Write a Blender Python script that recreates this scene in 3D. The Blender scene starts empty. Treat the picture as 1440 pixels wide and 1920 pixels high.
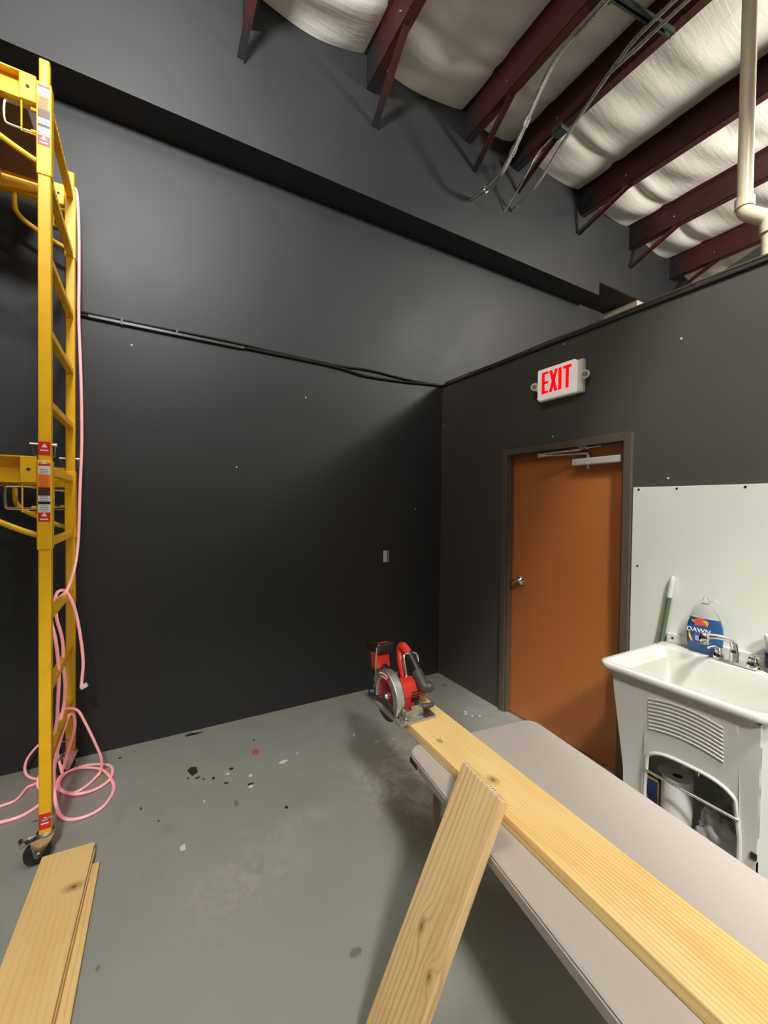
import bpy, bmesh, math, random
from mathutils import Vector, Matrix
random.seed(7)
sc = bpy.context.scene
C = sc.collection

# ------------------------------------------------------------------ camera
def cam_axes(yaw, pitch, roll):
    f = Vector((math.cos(pitch)*math.cos(yaw), math.cos(pitch)*math.sin(yaw), math.sin(pitch)))
    r = Vector((math.sin(yaw), -math.cos(yaw), 0)); u = r.cross(f)
    r2 = math.cos(roll)*r + math.sin(roll)*u
    u2 = -math.sin(roll)*r + math.cos(roll)*u
    return r2, u2, f
cd = bpy.data.cameras.new('camera'); cam = bpy.data.objects.new('camera', cd); C.objects.link(cam)
r_, u_, f_ = cam_axes(1.0517, -0.0172, 0.0129)
cam.matrix_world = Matrix(((r_.x, u_.x, -f_.x, -2.4749), (r_.y, u_.y, -f_.y, -3.222), (r_.z, u_.z, -f_.z, 1.6341), (0, 0, 0, 1)))
cd.sensor_fit = 'HORIZONTAL'; cd.sensor_width = 36; cd.lens = 777.57/1440*36; cd.clip_start = 0.02
sc.camera = cam

# ------------------------------------------------------------------ world, lamps, exposure
w = bpy.data.worlds.new('world'); sc.world = w; w.use_nodes = True
w.node_tree.nodes['Background'].inputs[0].default_value = (1, .97, .93, 1)
w.node_tree.nodes['Background'].inputs[1].default_value = 0.008
vs = sc.view_settings
vs.view_transform = 'Standard'; vs.look = 'None'; vs.gamma = 1; vs.use_curve_mapping = False
vs.exposure = 0.14

def lamp(name, typ, loc, energy, col, size=.3, target=None, spot=None, blend=.3):
    l = bpy.data.lights.new(name, typ); l.energy = energy; l.color = col
    if typ == 'SPOT':
        l.spot_size = math.radians(spot); l.spot_blend = blend; l.shadow_soft_size = size
    elif typ == 'POINT':
        l.shadow_soft_size = size
    elif typ == 'AREA':
        l.shape = 'DISK'; l.size = size
    o = bpy.data.objects.new(name, l); C.objects.link(o); o.location = loc
    if target is not None:
        o.rotation_euler = (Vector(target)-Vector(loc)).to_track_quat('-Z', 'Y').to_euler()
    return o
WARM = (1, .975, .925)
# unseen lamps: high bays beyond and behind, plus floodlights shaped to light chosen walls
COOL = (.97, .98, 1)
lamp('highbay_beyond', 'POINT', (2.2, -3.2, 4.42), 370, WARM, .25)
lamp('floodlight_wall', 'AREA', (-2.6, -2.9, 4.42), 200, COOL, .5, (-3.7, 0, 6.5))
lamp('floodlight_sink', 'SPOT', (-1.4, -4.3, 4.6), 720, WARM, .2, (2.74, -4.3, 0), 93, .14)
lamp('highbay_rear', 'SPOT', (-3.1, -5.8, 4.6), 900, WARM, .25, (-3.1, -5.8, 0), 117, .25)

# ------------------------------------------------------------------ material helpers
class NT:
    def __init__(s, name, rough=.5, metal=0, spec=.5):
        s.m = bpy.data.materials.new(name); s.m.use_nodes = True
        s.t = s.m.node_tree; s.b = s.t.nodes['Principled BSDF']
        s.b.inputs['Roughness'].default_value = rough; s.b.inputs['Metallic'].default_value = metal
        s.b.inputs['Specular IOR Level'].default_value = spec
    def n(s, typ, **kw):
        nd = s.t.nodes.new(typ)
        for k, v in kw.items(): setattr(nd, k, v)
        return nd
    def l(s, a, b): s.t.links.new(a, b)
    def val(s, sock, v):
        if isinstance(v, bpy.types.NodeSocket): s.l(v, sock)
        else: sock.default_value = v
    def math(s, op, a, b=0.0, c=0.0, clamp=False):
        nd = s.n('ShaderNodeMath', operation=op); nd.use_clamp = clamp
        s.val(nd.inputs[0], a); s.val(nd.inputs[1], b); s.val(nd.inputs[2], c)
        return nd.outputs[0]
    def coord(s, scale=(1, 1, 1), loc=(0, 0, 0)):
        tc = s.n('ShaderNodeTexCoord'); mp = s.n('ShaderNodeMapping')
        mp.inputs['Scale'].default_value = scale; mp.inputs['Location'].default_value = loc
        s.l(tc.outputs['Object'], mp.inputs['Vector']); return mp.outputs[0]
    def noise(s, vec, scale=5, detail=4, rough=.6, dist=0):
        nd = s.n('ShaderNodeTexNoise'); s.l(vec, nd.inputs['Vector'])
        nd.inputs['Scale'].default_value = scale; nd.inputs['Detail'].default_value = detail
        nd.inputs['Roughness'].default_value = rough; nd.inputs['Distortion'].default_value = dist
        return nd.outputs['Fac']
    def ramp(s, fac, stops):
        nd = s.n('ShaderNodeValToRGB'); e = nd.color_ramp.elements
        while len(e) > 1: e.remove(e[-1])
        e[0].position = stops[0][0]; e[0].color = (*stops[0][1], 1)
        for p_, c_ in stops[1:]:
            x = e.new(p_); x.color = (*c_, 1)
        s.l(fac, nd.inputs[0]); return nd.outputs[0]
    def mix(s, fac, a, b):
        nd = s.n('ShaderNodeMix', data_type='RGBA')
        s.val(nd.inputs['Factor'], fac)
        for k, v in (('A', a), ('B', b)):
            sk = [i for i in nd.inputs if i.name == k and i.type == 'RGBA'][0]
            if isinstance(v, bpy.types.NodeSocket): s.l(v, sk)
            else: sk.default_value = (*v, 1)
        return [o for o in nd.outputs if o.type == 'RGBA'][0]
    def spot(s, pos, size, soft=.35):
        """1 inside an ellipsoid at pos (object space), 0 outside"""
        tc = s.n('ShaderNodeTexCoord')
        a = s.n('ShaderNodeVectorMath', operation='SUBTRACT'); s.l(tc.outputs['Object'], a.inputs[0]); a.inputs[1].default_value = pos
        d = s.n('ShaderNodeVectorMath', operation='DIVIDE'); s.l(a.outputs[0], d.inputs[0]); d.inputs[1].default_value = size
        ln = s.n('ShaderNodeVectorMath', operation='LENGTH'); s.l(d.outputs[0], ln.inputs[0])
        return ln.outputs['Value']
    def smooth(s, v, a, b, lo=0., hi=1.):
        nd = s.n('ShaderNodeMapRange'); nd.interpolation_type = 'SMOOTHSTEP'
        s.val(nd.inputs[0], v)
        for i, x in enumerate((a, b, lo, hi)): nd.inputs[i+1].default_value = x
        return nd.outputs[0]
    def bump(s, h, strength=.2, dist=.01):
        nd = s.n('ShaderNodeBump'); nd.inputs['Strength'].default_value = strength; nd.inputs['Distance'].default_value = dist
        s.l(h, nd.inputs['Height']); s.l(nd.outputs[0], s.b.inputs['Normal'])
    def color(s, c): s.val(s.b.inputs['Base Color'], c if isinstance(c, bpy.types.NodeSocket) else (*c, 1)); return s

def srgb(r, g, b):
    f = lambda v: ((v/255+.055)/1.055)**2.4 if v > 10 else v/255/12.92
    return (f(r), f(g), f(b))

def plain(name, col, rough=.5, metal=0, var=.06, scale=20, spec=.5, emit=None, bump=0):
    t = NT(name, rough, metal, spec)
    f = t.noise(t.coord(), scale, 3)
    d = tuple(max(0, c*(1-var)) for c in col); e = tuple(min(1, c*(1+var)) for c in col)
    t.color(t.ramp(f, [(.3, d), (.7, e)]))
    if bump: t.bump(f, bump, .002)
    if emit:
        t.b.inputs['Emission Color'].default_value = (*emit[0], 1); t.b.inputs['Emission Strength'].default_value = emit[1]
    return t.m

def mat_black_wall(name='black_wall_paint', lo=(.019, .0192, .0198), hi=(.024, .0242, .0248)):
    t = NT(name, .55, 0, .48)
    c = t.coord(); n1 = t.noise(c, 1.3, 5, .65); n2 = t.noise(c, 90, 3)
    t.color(t.ramp(n1, [(.3, lo), (.7, hi)]))
    t.bump(n2, .06, .003)
    t.l(t.smooth(n1, .25, .75, .51, .58), t.b.inputs['Roughness'])
    return t.m
def mat_floor():
    t = NT('grey_painted_concrete', .5, 0, .4)
    c = t.coord()
    n1 = t.noise(c, .9, 5, .6); n2 = t.noise(c, 6, 6, .65, .4); n3 = t.noise(c, 45, 3)
    base = t.ramp(n1, [(.3, srgb(142, 143, 137)), (.7, srgb(153, 154, 147))])
    base = t.mix(t.math('MULTIPLY', t.smooth(n2, .52, .75), .35), base, srgb(128, 130, 125))
    # sawdust film and scuffs that lie on the paint
    dust = None
    for (x, y, sx, sy, a) in [(-1.15, -1.22, .33, .42, .8), (-1.02, -.98, .22, .3, .6), (-2.1, -1.4, .3, .2, .28), (-1.85, -1.2, .4, .11, .28), (-.9, -.55, .16, .12, .35), (-.25, -.7, .15, .35, .3)]:
        d = t.spot((x, y, 0), (sx, sy, 1))
        m = t.math('MULTIPLY', t.smooth(d, .3, 1.15, 1, 0), a)
        dust = m if dust is None else t.math('MAXIMUM', dust, m)
    grain = t.smooth(t.noise(c, 9, 8, .75, .6), .42, .62)
    base = t.mix(t.math('MULTIPLY', dust, grain), base, srgb(196, 186, 160))
    # dark scuffs
    sc_ = t.smooth(t.noise(t.coord((1, 2.2, 1), (3, 1, 0)), 7, 7, .7, .5), .69, .72)
    base = t.mix(t.math('MULTIPLY', sc_, .5), base, srgb(70, 72, 70))
    wh = t.smooth(t.noise(t.coord((1.2, 1, 1), (7, 4, 0)), 16, 5, .7), .73, .76)
    base = t.mix(t.math('MULTIPLY', wh, .6), base, srgb(190, 192, 185))
    for (x, y, sx, sy) in [(-1.81, -1.89, .035, .03), (-2.05, -.9, .02, .05), (-.12, -.25, .05, .04), (-2.62, -1.5, .012, .02)]:
        d = t.math('ADD', t.spot((x, y, 0), (sx, sy, 1)), t.math('MULTIPLY', t.noise(c, 60, 3), .9))
        base = t.mix(t.math('MULTIPLY', t.smooth(d, .9, 1.2, 1, 0), .6), base, srgb(80, 82, 80))
    t.color(base); t.bump(t.math('ADD', n3, t.math('MULTIPLY', n2, .6)), .12, .003)
    t.l(t.smooth(n2, .3, .7, .42, .6), t.b.inputs['Roughness'])
    return t.m
def mat_wood(name, light, mid, dark, knots=(), freq=55, seed=0., rough=.55, contrast=1.):
    """grain runs along local Y; knots = (x, y, rx, ry)"""
    t = NT(name, rough, 0, .3)
    tc = t.n('ShaderNodeTexCoord'); sp = t.n('ShaderNodeSeparateXYZ'); t.l(tc.outputs['Object'], sp.inputs[0])
    x, y, z = sp.outputs
    c1 = t.coord((3.2, .9, 3.2), (seed, seed*1.7, seed)); wob = t.noise(c1, 1.5, 3, .5)
    c2 = t.coord((60, 1.6, 60), (seed, 0, 0)); fine = t.noise(c2, 2.5, 4, .6)
    ph = t.math('ADD', t.math('MULTIPLY', t.math('ADD', x, t.math('MULTIPLY', z, .6)), freq*3.2), t.math('MULTIPLY', wob, 20))
    kd = None
    for (kx, ky, rx, ry) in knots:
        d = t.spot((kx, ky, 0), (rx, ry, 10))
        g = t.math('POWER', 2.718, t.math('MULTIPLY', t.math('MULTIPLY', d, d), -.22))
        ph = t.math('ADD', ph, t.math('MULTIPLY', g, 9))
        k = t.math('ADD', d, t.math('MULTIPLY', wob, .5))
        kd = k if kd is None else t.math('MINIMUM', kd, k)
    ring = t.math('ADD', t.math('MULTIPLY', t.math('SINE', ph), .5), .5)
    ring = t.math('MULTIPLY', t.math('POWER', ring, 3.6), t.smooth(t.noise(t.coord((5, 1.1, 5), (seed*2, 3, 1)), 2.2, 3), .3, .62, .25, 1.))
    col = t.ramp(t.noise(t.coord((2.5, .8, 2.5), (seed*3, 1, 0)), 2, 3), [(.3, mid), (.68, light)])
    col = t.mix(t.math('MULTIPLY', t.math('ADD', t.math('MULTIPLY', ring, .8), t.math('MULTIPLY', fine, .35)), .62*contrast), col, dark)
    pat = t.smooth(t.noise(t.coord((6, 1.5, 6), (seed*5, 2, 0)), 1.6, 4, .55, .6), .54, .7)
    col = t.mix(t.math('MULTIPLY', pat, .45*contrast), col, tuple(a*.55+b*.45 for a, b in zip(mid, dark)))
    if kd is not None:
        col = t.mix(t.smooth(kd, .5, 2.0, .75, 0), col, tuple(v*.62 for v in dark))
        col = t.mix(t.smooth(kd, .25, .75, .85, 0), col, tuple(v*.16 for v in dark))
    t.color(col); t.bump(t.math('ADD', ring, fine), .08, .002)
    return t.m
def mat_door():
    t = NT('door_veneer', .3, 0, .45)
    c = t.coord((30, 30, .5)); n1 = t.noise(c, 1.2, 5, .6)
    c2 = t.coord((1.2, 1.2, .5)); n2 = t.noise(c2, 1.5, 2)
    fl = t.noise(t.coord((25, 25, 9)), 3, 2)
    col = t.ramp(n1, [(.2, srgb(170, 102, 52)), (.8, srgb(180, 112, 62))])
    col = t.mix(t.math('MULTIPLY', n2, .3), col, srgb(166, 96, 50))
    col = t.mix(t.smooth(fl, .62, .7, 0, .18), col, srgb(178, 112, 62))
    t.color(col); t.l(t.smooth(n1, .2, .8, .36, .44), t.b.inputs['Roughness']); return t.m
def mat_insul():
    t = NT('white_vinyl_insulation', .38, 0, .45)
    n1 = t.noise(t.coord((1, 9, 1)), 2.2, 5, .6, .4); n2 = t.noise(t.coord(), 1.6, 3)
    n3 = t.noise(t.coord((5, 1.4, 1)), 2, 4, .6, .8)
    t.color(t.ramp(n2, [(.3, srgb(228, 223, 208)), (.7, srgb(238, 234, 221))]))
    t.bump(t.math('ADD', n1, t.math('MULTIPLY', n3, .7)),   .22, .02); return t.m
def mat_steel():
    t = NT('red_oxide_steel', .5, 0, .4)
    n = t.noise(t.coord((3, 1, 3)), 4, 4)
    c0 = t.ramp(n, [(.3, srgb(60, 27, 25)), (.7, srgb(74, 34, 31))])
    sp = t.n('ShaderNodeSeparateXYZ'); t.l(t.n('ShaderNodeTexCoord').outputs['Object'], sp.inputs[0])
    yy = t.math('ADD', sp.outputs[1], t.math('MULTIPLY', t.math('SUBTRACT', n, .5), .5))
    # black wall paint sprayed onto the steel where it meets the bulkhead
    t.color(t.mix(t.smooth(yy, -.52, -.3), c0, (.02, .02, .021))); return t.m
def mat_metal(name, col, rough, var=.15, scale=14):
    t = NT(name, rough, 1)
    n = t.noise(t.coord((1, 1, 1)), scale, 5, .65)
    t.color(t.ramp(n, [(.3, tuple(c*(1-var) for c in col)), (.7, col)]))
    t.l(t.smooth(n, .3, .75, rough*.8, min(1, rough*1.4)), t.b.inputs['Roughness']); return t.m
def mat_clear(name, col, rough=.15, trans=.75, ior=1.3):
    t = NT(name, rough); n = t.noise(t.coord(), 8, 2)
    t.color(t.ramp(n, [(.3, tuple(c*.94 for c in col)), (.7, col)]))
    t.b.inputs['Transmission Weight'].default_value = trans; t.b.inputs['IOR'].default_value = ior; return t.m

BLACK = mat_black_wall(); BLACK_LIGHTENED = mat_black_wall('lightened_black_wall_paint', (.06, .055, .05), (.07, .064, .058)); FLOOR = mat_floor(); DOOR = mat_door(); INSUL = mat_insul(); STEEL = mat_steel()  # second black wall paint is lightened so the partition looks more brightly lit
FRAME = plain('brown_frame_paint', srgb(88, 78, 68), .45, 0, .08, 8)
YEL = plain('yellow_powder_coat', srgb(232, 178, 22), .35, 0, .05, 9)
CHROME = mat_metal('chrome', (.82, .82, .82), .12, .06)
ZINC = mat_metal('zinc_plate', (.72, .71, .68), .3)
GALV = mat_metal('galvanised_conduit', (.78, .79, .77), .22, .06)
ALU = mat_metal('cast_aluminium', (.63, .62, .58), .42)
RUBBER = plain('black_rubber', (.018, .018, .018), .5, 0, .2)
DKPLAST = plain('charcoal_plastic', srgb(62, 58, 58), .5, 0, .1)
BLKPLAST = plain('black_plastic', srgb(26, 24, 24), .42, 0, .15)
RED = plain('red_tool_plastic', srgb(196, 48, 34), .4, 0, .08)
BLADE = plain('red_blade_coating', srgb(168, 22, 40), .32, .1, .1)
WHITE = plain('white_sign_plastic', srgb(232, 228, 220), .4, 0, .02)
TUB = plain('white_tub_plastic', srgb(200, 200, 192), .33, 0, .015, 6)
PANEL = plain('white_wall_panel', srgb(220, 223, 213), .3, 0, .02, 1.5)
PVC = plain('cream_pvc', srgb(224, 212, 184), .35, 0, .03)
TABLE = plain('warm_grey_table_plastic', srgb(176, 168, 160), .5, 0, .025, 260, bump=.15)
TLEG = plain('grey_table_leg_paint', srgb(120, 112, 102), .45, 0, .05)
DARKMET = plain('dark_cable_jacket', (.012, .012, .012), .4, 0, .2)
BEIGE = plain('beige_far_wall', srgb(196, 182, 164), .7, 0, .04, 3)
PLY = plain('plywood_underside', srgb(120, 92, 70), .7, 0, .15, 6)
GREEN = plain('green_pole_paint', srgb(84, 104, 74), .4, 0, .06)
PALEGRIP = plain('pale_grey_grip', srgb(200, 206, 196), .5, 0, .03)
BLUE = plain('blue_soap', srgb(44, 84, 132), .16, 0, .1, 10)
CLEAR = mat_clear('clear_plastic', (.93, .95, .95), .12, .85, 1.2)
PAPER = plain('white_paper', srgb(238, 236, 230), .85, 0, .02, 60, bump=.2)
CARD = plain('brown_cardboard_core', srgb(96, 70, 48), .8, 0, .1)
BAGM = mat_clear('grey_plastic_bag', srgb(196, 200, 198), .2, .35, 1.3)
CANM = plain('pale_grey_can', srgb(190, 190, 184), .4, 0, .05)
PKY = plain('yellow_packet', srgb(212, 186, 70), .4, 0, .25, 18)
PKB = plain('blue_packet', srgb(46, 62, 110), .4, 0, .2, 14)
NAVY = plain('navy_print', srgb(26, 30, 60), .35, 0, .1)
WPRINT = plain('white_print', srgb(226, 232, 236), .4, 0, .02)
LBPRINT = plain('light_blue_print', srgb(130, 172, 214), .4, 0, .04)
ORPRINT = plain('orange_print', srgb(232, 88, 52), .4, 0, .12, 60)
YPRINT = plain('yellow_print', srgb(240, 196, 80), .4, 0, .05)
SRED = plain('sticker_red', srgb(206, 30, 34), .4, 0, .04)
SWHT = plain('sticker_white', srgb(232, 232, 228), .45, 0, .03)
SORG = plain('sticker_orange', srgb(240, 128, 30), .4, 0, .05)
SDRK = plain('sticker_photo_brown', srgb(74, 46, 34), .4, 0, .35, 90)
SBLK = plain('sticker_black', srgb(28, 28, 28), .4, 0, .1)
GREYCH = plain('dark_strut_paint', srgb(62, 72, 66), .45, .2, .1)
GLOWR = plain('lit_red_letters', srgb(150, 4, 6), .5, 0, .02, emit=((1, 0, .002), 1.3))
FACEG = plain('lit_sign_face', srgb(232, 226, 222), .4, 0, .02, emit=((1, .86, .82), .3))
LENSG = plain('grey_lamp_lens', srgb(150, 148, 146), .15, 0, .05)
ROPE = plain('pink_light_strip', srgb(250, 196, 196), .35, 0, .04, 40, emit=((1, .2, .25), .22))
DARKHOLE = plain('dark_recess', (.01, .01, .01), .7, 0, .2)
WOODA = mat_wood('treated_pine', srgb(248, 222, 160), srgb(240, 204, 130), srgb(194, 138, 70), [(-.02, -.62, .016, .02), (-.05, -.36, .01, .014), (.02, -1.35, .012, .02)], 165, 2.3, .45)
WOODB = mat_wood('pine_leaning', srgb(238, 210, 160), srgb(228, 192, 134), srgb(176, 130, 74), [(-.02, -.42, .012, .022), (.062, -.47, .01, .016)], 104, 5.1, .55)
WOODC = mat_wood('pine_stack', srgb(238, 206, 146), srgb(230, 192, 126), srgb(200, 150, 88), [(.06, -.235, .034, .02)], 95, 8.4, .55, .5)
WOODD = mat_wood('pine_stack_lower', srgb(236, 204, 146), srgb(226, 188, 122), srgb(190, 140, 80), (), 95, 4.7, .55, .6)

# ------------------------------------------------------------------ geometry helpers
def box(bm, c, s, rot=None):
    r = bmesh.ops.create_cube(bm, size=1)
    M = Matrix.Translation(c) @ (rot.to_4x4() if rot else Matrix()) @ Matrix.Diagonal((*s, 1))
    bmesh.ops.transform(bm, matrix=M, verts=r['verts']); return r['verts']
def bx(bm, x0, x1, y0, y1, z0, z1):
    return box(bm, ((x0+x1)/2, (y0+y1)/2, (z0+z1)/2), (abs(x1-x0), abs(y1-y0), abs(z1-z0)))
def bar(bm, a, b, wd, hg, up=(0, 0, 1)):
    a, b = Vector(a), Vector(b); d = b-a; y = d.normalized(); u = Vector(up)
    x = y.cross(u)
    if x.length < 1e-4: x = y.cross(Vector((1, 0, 0)))
    x.normalize(); z = x.cross(y)
    R = Matrix((x, y, z)).transposed()
    return box(bm, (a+b)/2, (wd, d.length, hg), R)
def catmull(pts, n=6):
    P = [Vector(p) for p in pts]; out = []
    for i in range(len(P)-1):
        p0 = P[max(i-1, 0)]; p1 = P[i]; p2 = P[i+1]; p3 = P[min(i+2, len(P)-1)]
        for k in range(n):
            t = k/n; t2 = t*t; t3 = t2*t
            out.append(.5*((2*p1)+(-p0+p2)*t+(2*p0-5*p1+4*p2-p3)*t2+(-p0+3*p1-3*p2+p3)*t3))
    out.append(P[-1]); return out
def tube(bm, pts, r, seg=10, cap=True, flat=1.0):
    P = [Vector(p) for p in pts]; rings = []; n = None
    rr = r if isinstance(r, (list, tuple)) else [r]*len(P)
    for i, p in enumerate(P):
        t = (P[min(i+1, len(P)-1)]-P[max(i-1, 0)]).normalized()
        if n is None:
            n = t.orthogonal().normalized()
        else:
            n = (n-t*n.dot(t))
            n = n.normalized() if n.length > 1e-5 else t.orthogonal().normalized()
        b = t.cross(n)
        rings.append([bm.verts.new(p+(n*math.cos(2*math.pi*k/seg)+b*math.sin(2*math.pi*k/seg)*flat)*rr[i]) for k in range(seg)])
    for a, c in zip(rings, rings[1:]):
        for k in range(seg): bm.faces.new((a[k], a[(k+1) % seg], c[(k+1) % seg], c[k]))
    if cap:
        bm.faces.new(rings[0][::-1]); bm.faces.new(rings[-1])
def lathe(bm, prof, M=None, seg=24, sx=1, sy=1):
    rings = []
    for (r, z) in prof:
        ring = []
        for k in range(seg):
            a = 2*math.pi*k/seg; v = Vector((r*sx*math.cos(a), r*sy*math.sin(a), z))
            ring.append(bm.verts.new(M @ v if M else v))
        rings.append(ring)
    for a, c in zip(rings, rings[1:]):
        for k in range(seg): bm.faces.new((a[k], a[(k+1) % seg], c[(k+1) % seg], c[k]))
    bm.faces.new(rings[0][::-1]); bm.faces.new(rings[-1])
def prism(bm, poly, d, M=None):
    """poly in local XY, extruded d along local Z"""
    A = [bm.verts.new((M or Matrix()) @ Vector((x, y, 0))) for x, y in poly]
    B = [bm.verts.new((M or Matrix()) @ Vector((x, y, d))) for x, y in poly]
    n = len(A)
    bm.faces.new(A[::-1]); bm.faces.new(B)
    for i in range(n): bm.faces.new((A[i], A[(i+1) % n], B[(i+1) % n], B[i]))
def rrect(x0, x1, y0, y1, r, n=6):
    out = []
    for cx, cy, a0 in ((x1-r, y1-r, 0), (x0+r, y1-r, 90), (x0+r, y0+r, 180), (x1-r, y0+r, 270)):
        for k in range(n+1):
            a = math.radians(a0+90*k/n); out.append((cx+r*math.cos(a), cy+r*math.sin(a)))
    return out
def loft(bm, loops, cap0=True, cap1=True):
    rings = [[bm.verts.new(v) for v in lp] for lp in loops]
    n = len(rings[0])
    for a, c in zip(rings, rings[1:]):
        for k in range(n): bm.faces.new((a[k], a[(k+1) % n], c[(k+1) % n], c[k]))
    if cap0: bm.faces.new(rings[0][::-1])
    if cap1: bm.faces.new(rings[-1])
def axis_to(d):
    return Vector(d).to_track_quat('Z', 'Y').to_matrix().to_4x4()
def disc(bm, c, d, r, h, seg=20):
    lathe(bm, [(r, 0), (r, h)], Matrix.Translation(c) @ axis_to(d), seg)

def tag(o, label=None, cat=None, group=None, kind=None):
    for k, v in (('label', label), ('category', cat), ('group', group), ('kind', kind)):
        if v: o[k] = v
    return o
def obj(name, bm, m, parent=None, label=None, cat=None, group=None, kind=None, bevel=0, smooth=False, seg=2, ang=35):
    bmesh.ops.recalc_face_normals(bm, faces=bm.faces[:])
    me = bpy.data.meshes.new(name); bm.to_mesh(me); bm.free(); me.materials.append(m)
    o = bpy.data.objects.new(name, me); C.objects.link(o)
    if smooth:
        for p_ in me.polygons: p_.use_smooth = True
        try: me.set_sharp_from_angle(angle=math.radians(ang))
        except Exception: pass
    if bevel:
        b = o.modifiers.new('bevel', 'BEVEL'); b.width = bevel; b.segments = seg; b.limit_method = 'ANGLE'; b.angle_limit = math.radians(40)
        b.harden_normals = False
    if parent is not None:
        o.parent = parent
        o.matrix_parent_inverse = inv(parent)
    return tag(o, label, cat, group, kind)
_world = {}
def inv(p):
    """children are modelled in world space unless the root is flagged local"""
    if p.get('_local'): return Matrix()
    M = _world.get(p.name)
    return M.inverted() if M is not None else Matrix()
def empty(name, loc, label=None, cat=None, group=None, kind=None, rot=None, local=False):
    e = bpy.data.objects.new(name, None); C.objects.link(e); e.empty_display_size = .05
    e.location = loc
    if rot is not None: e.rotation_euler = rot
    M = Matrix.Translation(loc)
    if rot is not None:
        from mathutils import Euler
        M = M @ Euler(rot).to_matrix().to_4x4()
    if not local: _world[e.name] = M
    else: LOCALS.add(e.name)
    return tag(e, label, cat, group, kind)
LOCALS = set()
def nb(): return bmesh.new()

# ================================================================== ROOM
b = nb(); bx(b, -6.6, 6.6, -7.2, 2.2, -.12, 0); obj('floor', b, FLOOR, kind='structure')
YS, HS, XE = -.25, 4.08, 2.52
b = nb(); bx(b, -6.5, XE, 0, .15, 0, HS); wall_back = obj('wall_back', b, BLACK, kind='structure')
b = nb(); bx(b, -6.5, 2.04, YS, .15, HS, 5.7); bx(b, 2.04, 6.5, YS, .0, 4.235, 5.7)
obj('trim_1', b, BLACK, kind='structure', label='black painted bulkhead running along the top of the wall')
b = nb(); bx(b, -6.62, -6.5, -7.2, 2.2, 0, 5.8); obj('wall_left', b, BLACK, kind='structure')
b = nb(); bx(b, -6.6, 6.6, -7.2, -7.08, 0, 5.8); obj('wall_front', b, BLACK_LIGHTENED, kind='structure')
b = nb(); bx(b, 6.5, 6.62, -7.2, 2.2, 0, 5.8); obj('wall_far_right', b, BEIGE, kind='structure')
b = nb(); bx(b, 2.82, 3.12, YS+.01, 2.2, 0, 4.232); bx(b, XE, 6.5, 2.08, 2.2, 0, 5.8); obj('wall_beyond', b, BEIGE, kind='structure')
b = nb(); bx(b, 2.04, 2.82, .001, 2.2, 4.24, 4.4); bx(b, 2.041, 2.82, YS+.004, .001, 4.228, 4.234); obj('trim_2', b, STEEL, kind='structure')
# partition with the door opening
DL, DR, DH = -.811, -1.829, 2.083
b = nb()
bx(b, 0, .12, DL-.02, 0, 0, 2.775); bx(b, 0, .12, DR+.02, DL-.02, DH-.02, 2.775); bx(b, 0, .12, -6.2, DR+.02, 0, 2.775)
bmesh.ops.remove_doubles(b, verts=b.verts[:], dist=1e-5)
wall_right = obj('wall_right', b, BLACK_LIGHTENED, kind='structure')
b = nb(); bx(b, -.014, .134, -6.2, -.001, 2.775, 2.797); obj('trim_3', b, BLACK, kind='structure', bevel=.004)
b = nb(); tube(b, catmull([(-.012, -.05-.25*i, 2.803+.003*math.sin(i*1.7)) for i in range(20)], 4), .006, 6)
obj('trim_4', b, FRAME, kind='structure', smooth=True)
# dark sloped sheet standing behind the partition
b = nb(); prism(b, [(-1.9, 2.5), (-1.9, 2.885), (-5, 3.9), (-5, 2.5)], .02, Matrix.Translation((.3, 0, 0)) @ Matrix(((0, 0, 1, 0), (1, 0, 0, 0), (0, 1, 0, 0), (0, 0, 0, 1))))
bx(b, .3, .32, -5, -1.9, 0, 2.5)
obj('wall_partition_rear', b, BLACK, kind='structure')
# wall specks: screw heads in the walls
for wl, pts, ax in ((wall_back, [(-2.566, 2.666), (-1.372, 2.489), (-2.4, 2.79), (-.3, 1.6), (-1.9, 1.9)], 1), (wall_right, [(-.03, 2.405), (-1.35, 2.749), (-2.068, 2.542), (-.09, 2.76), (-1.27, 2.13), (-2.02, 1.8)], 0)):
    for a_, z_ in pts:
        b = nb()
        if ax: disc(b, (a_, 0, z_), (0, -1, 0), .006, .003, 8)
        else: disc(b, (0, a_, z_), (-1, 0, 0), .006, .003, 8)
        obj('screw', b, PALEGRIP, wl)
# outlet
oe = empty('outlet', (-.617, 0, 1.172), 'small white duplex outlet without a plate on the black wall', 'outlet')
b = nb(); prism(b, rrect(-.019, .019, -.052, .052, .006, 3), .008, Matrix.Translation((-.617, 0, 1.172)) @ Matrix.Rotation(math.pi/2, 4, 'X')); obj('body', b, WHITE, oe)
for s in (-1, 1):
    b = nb(); prism(b, rrect(-.016, .016, -.014, .014, .01, 4), .006, Matrix.Translation((-.617, -.008, 1.172+s*.022)) @ Matrix.Rotation(math.pi/2, 4, 'X')); so = obj('socket', b, WHITE, oe)
    for q in (-1, 1):
        b = nb(); bx(b, -.617+q*.006-.001, -.617+q*.006+.001, -.0148, -.014, 1.172+s*.022-.002, 1.172+s*.022+.007); obj('slot', b, DARKHOLE, so)
b = nb(); bx(b, -.583, -.580, -.006, 0, 1.12, 1.225); obj('box_edge', b, WHITE, oe)

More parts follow.
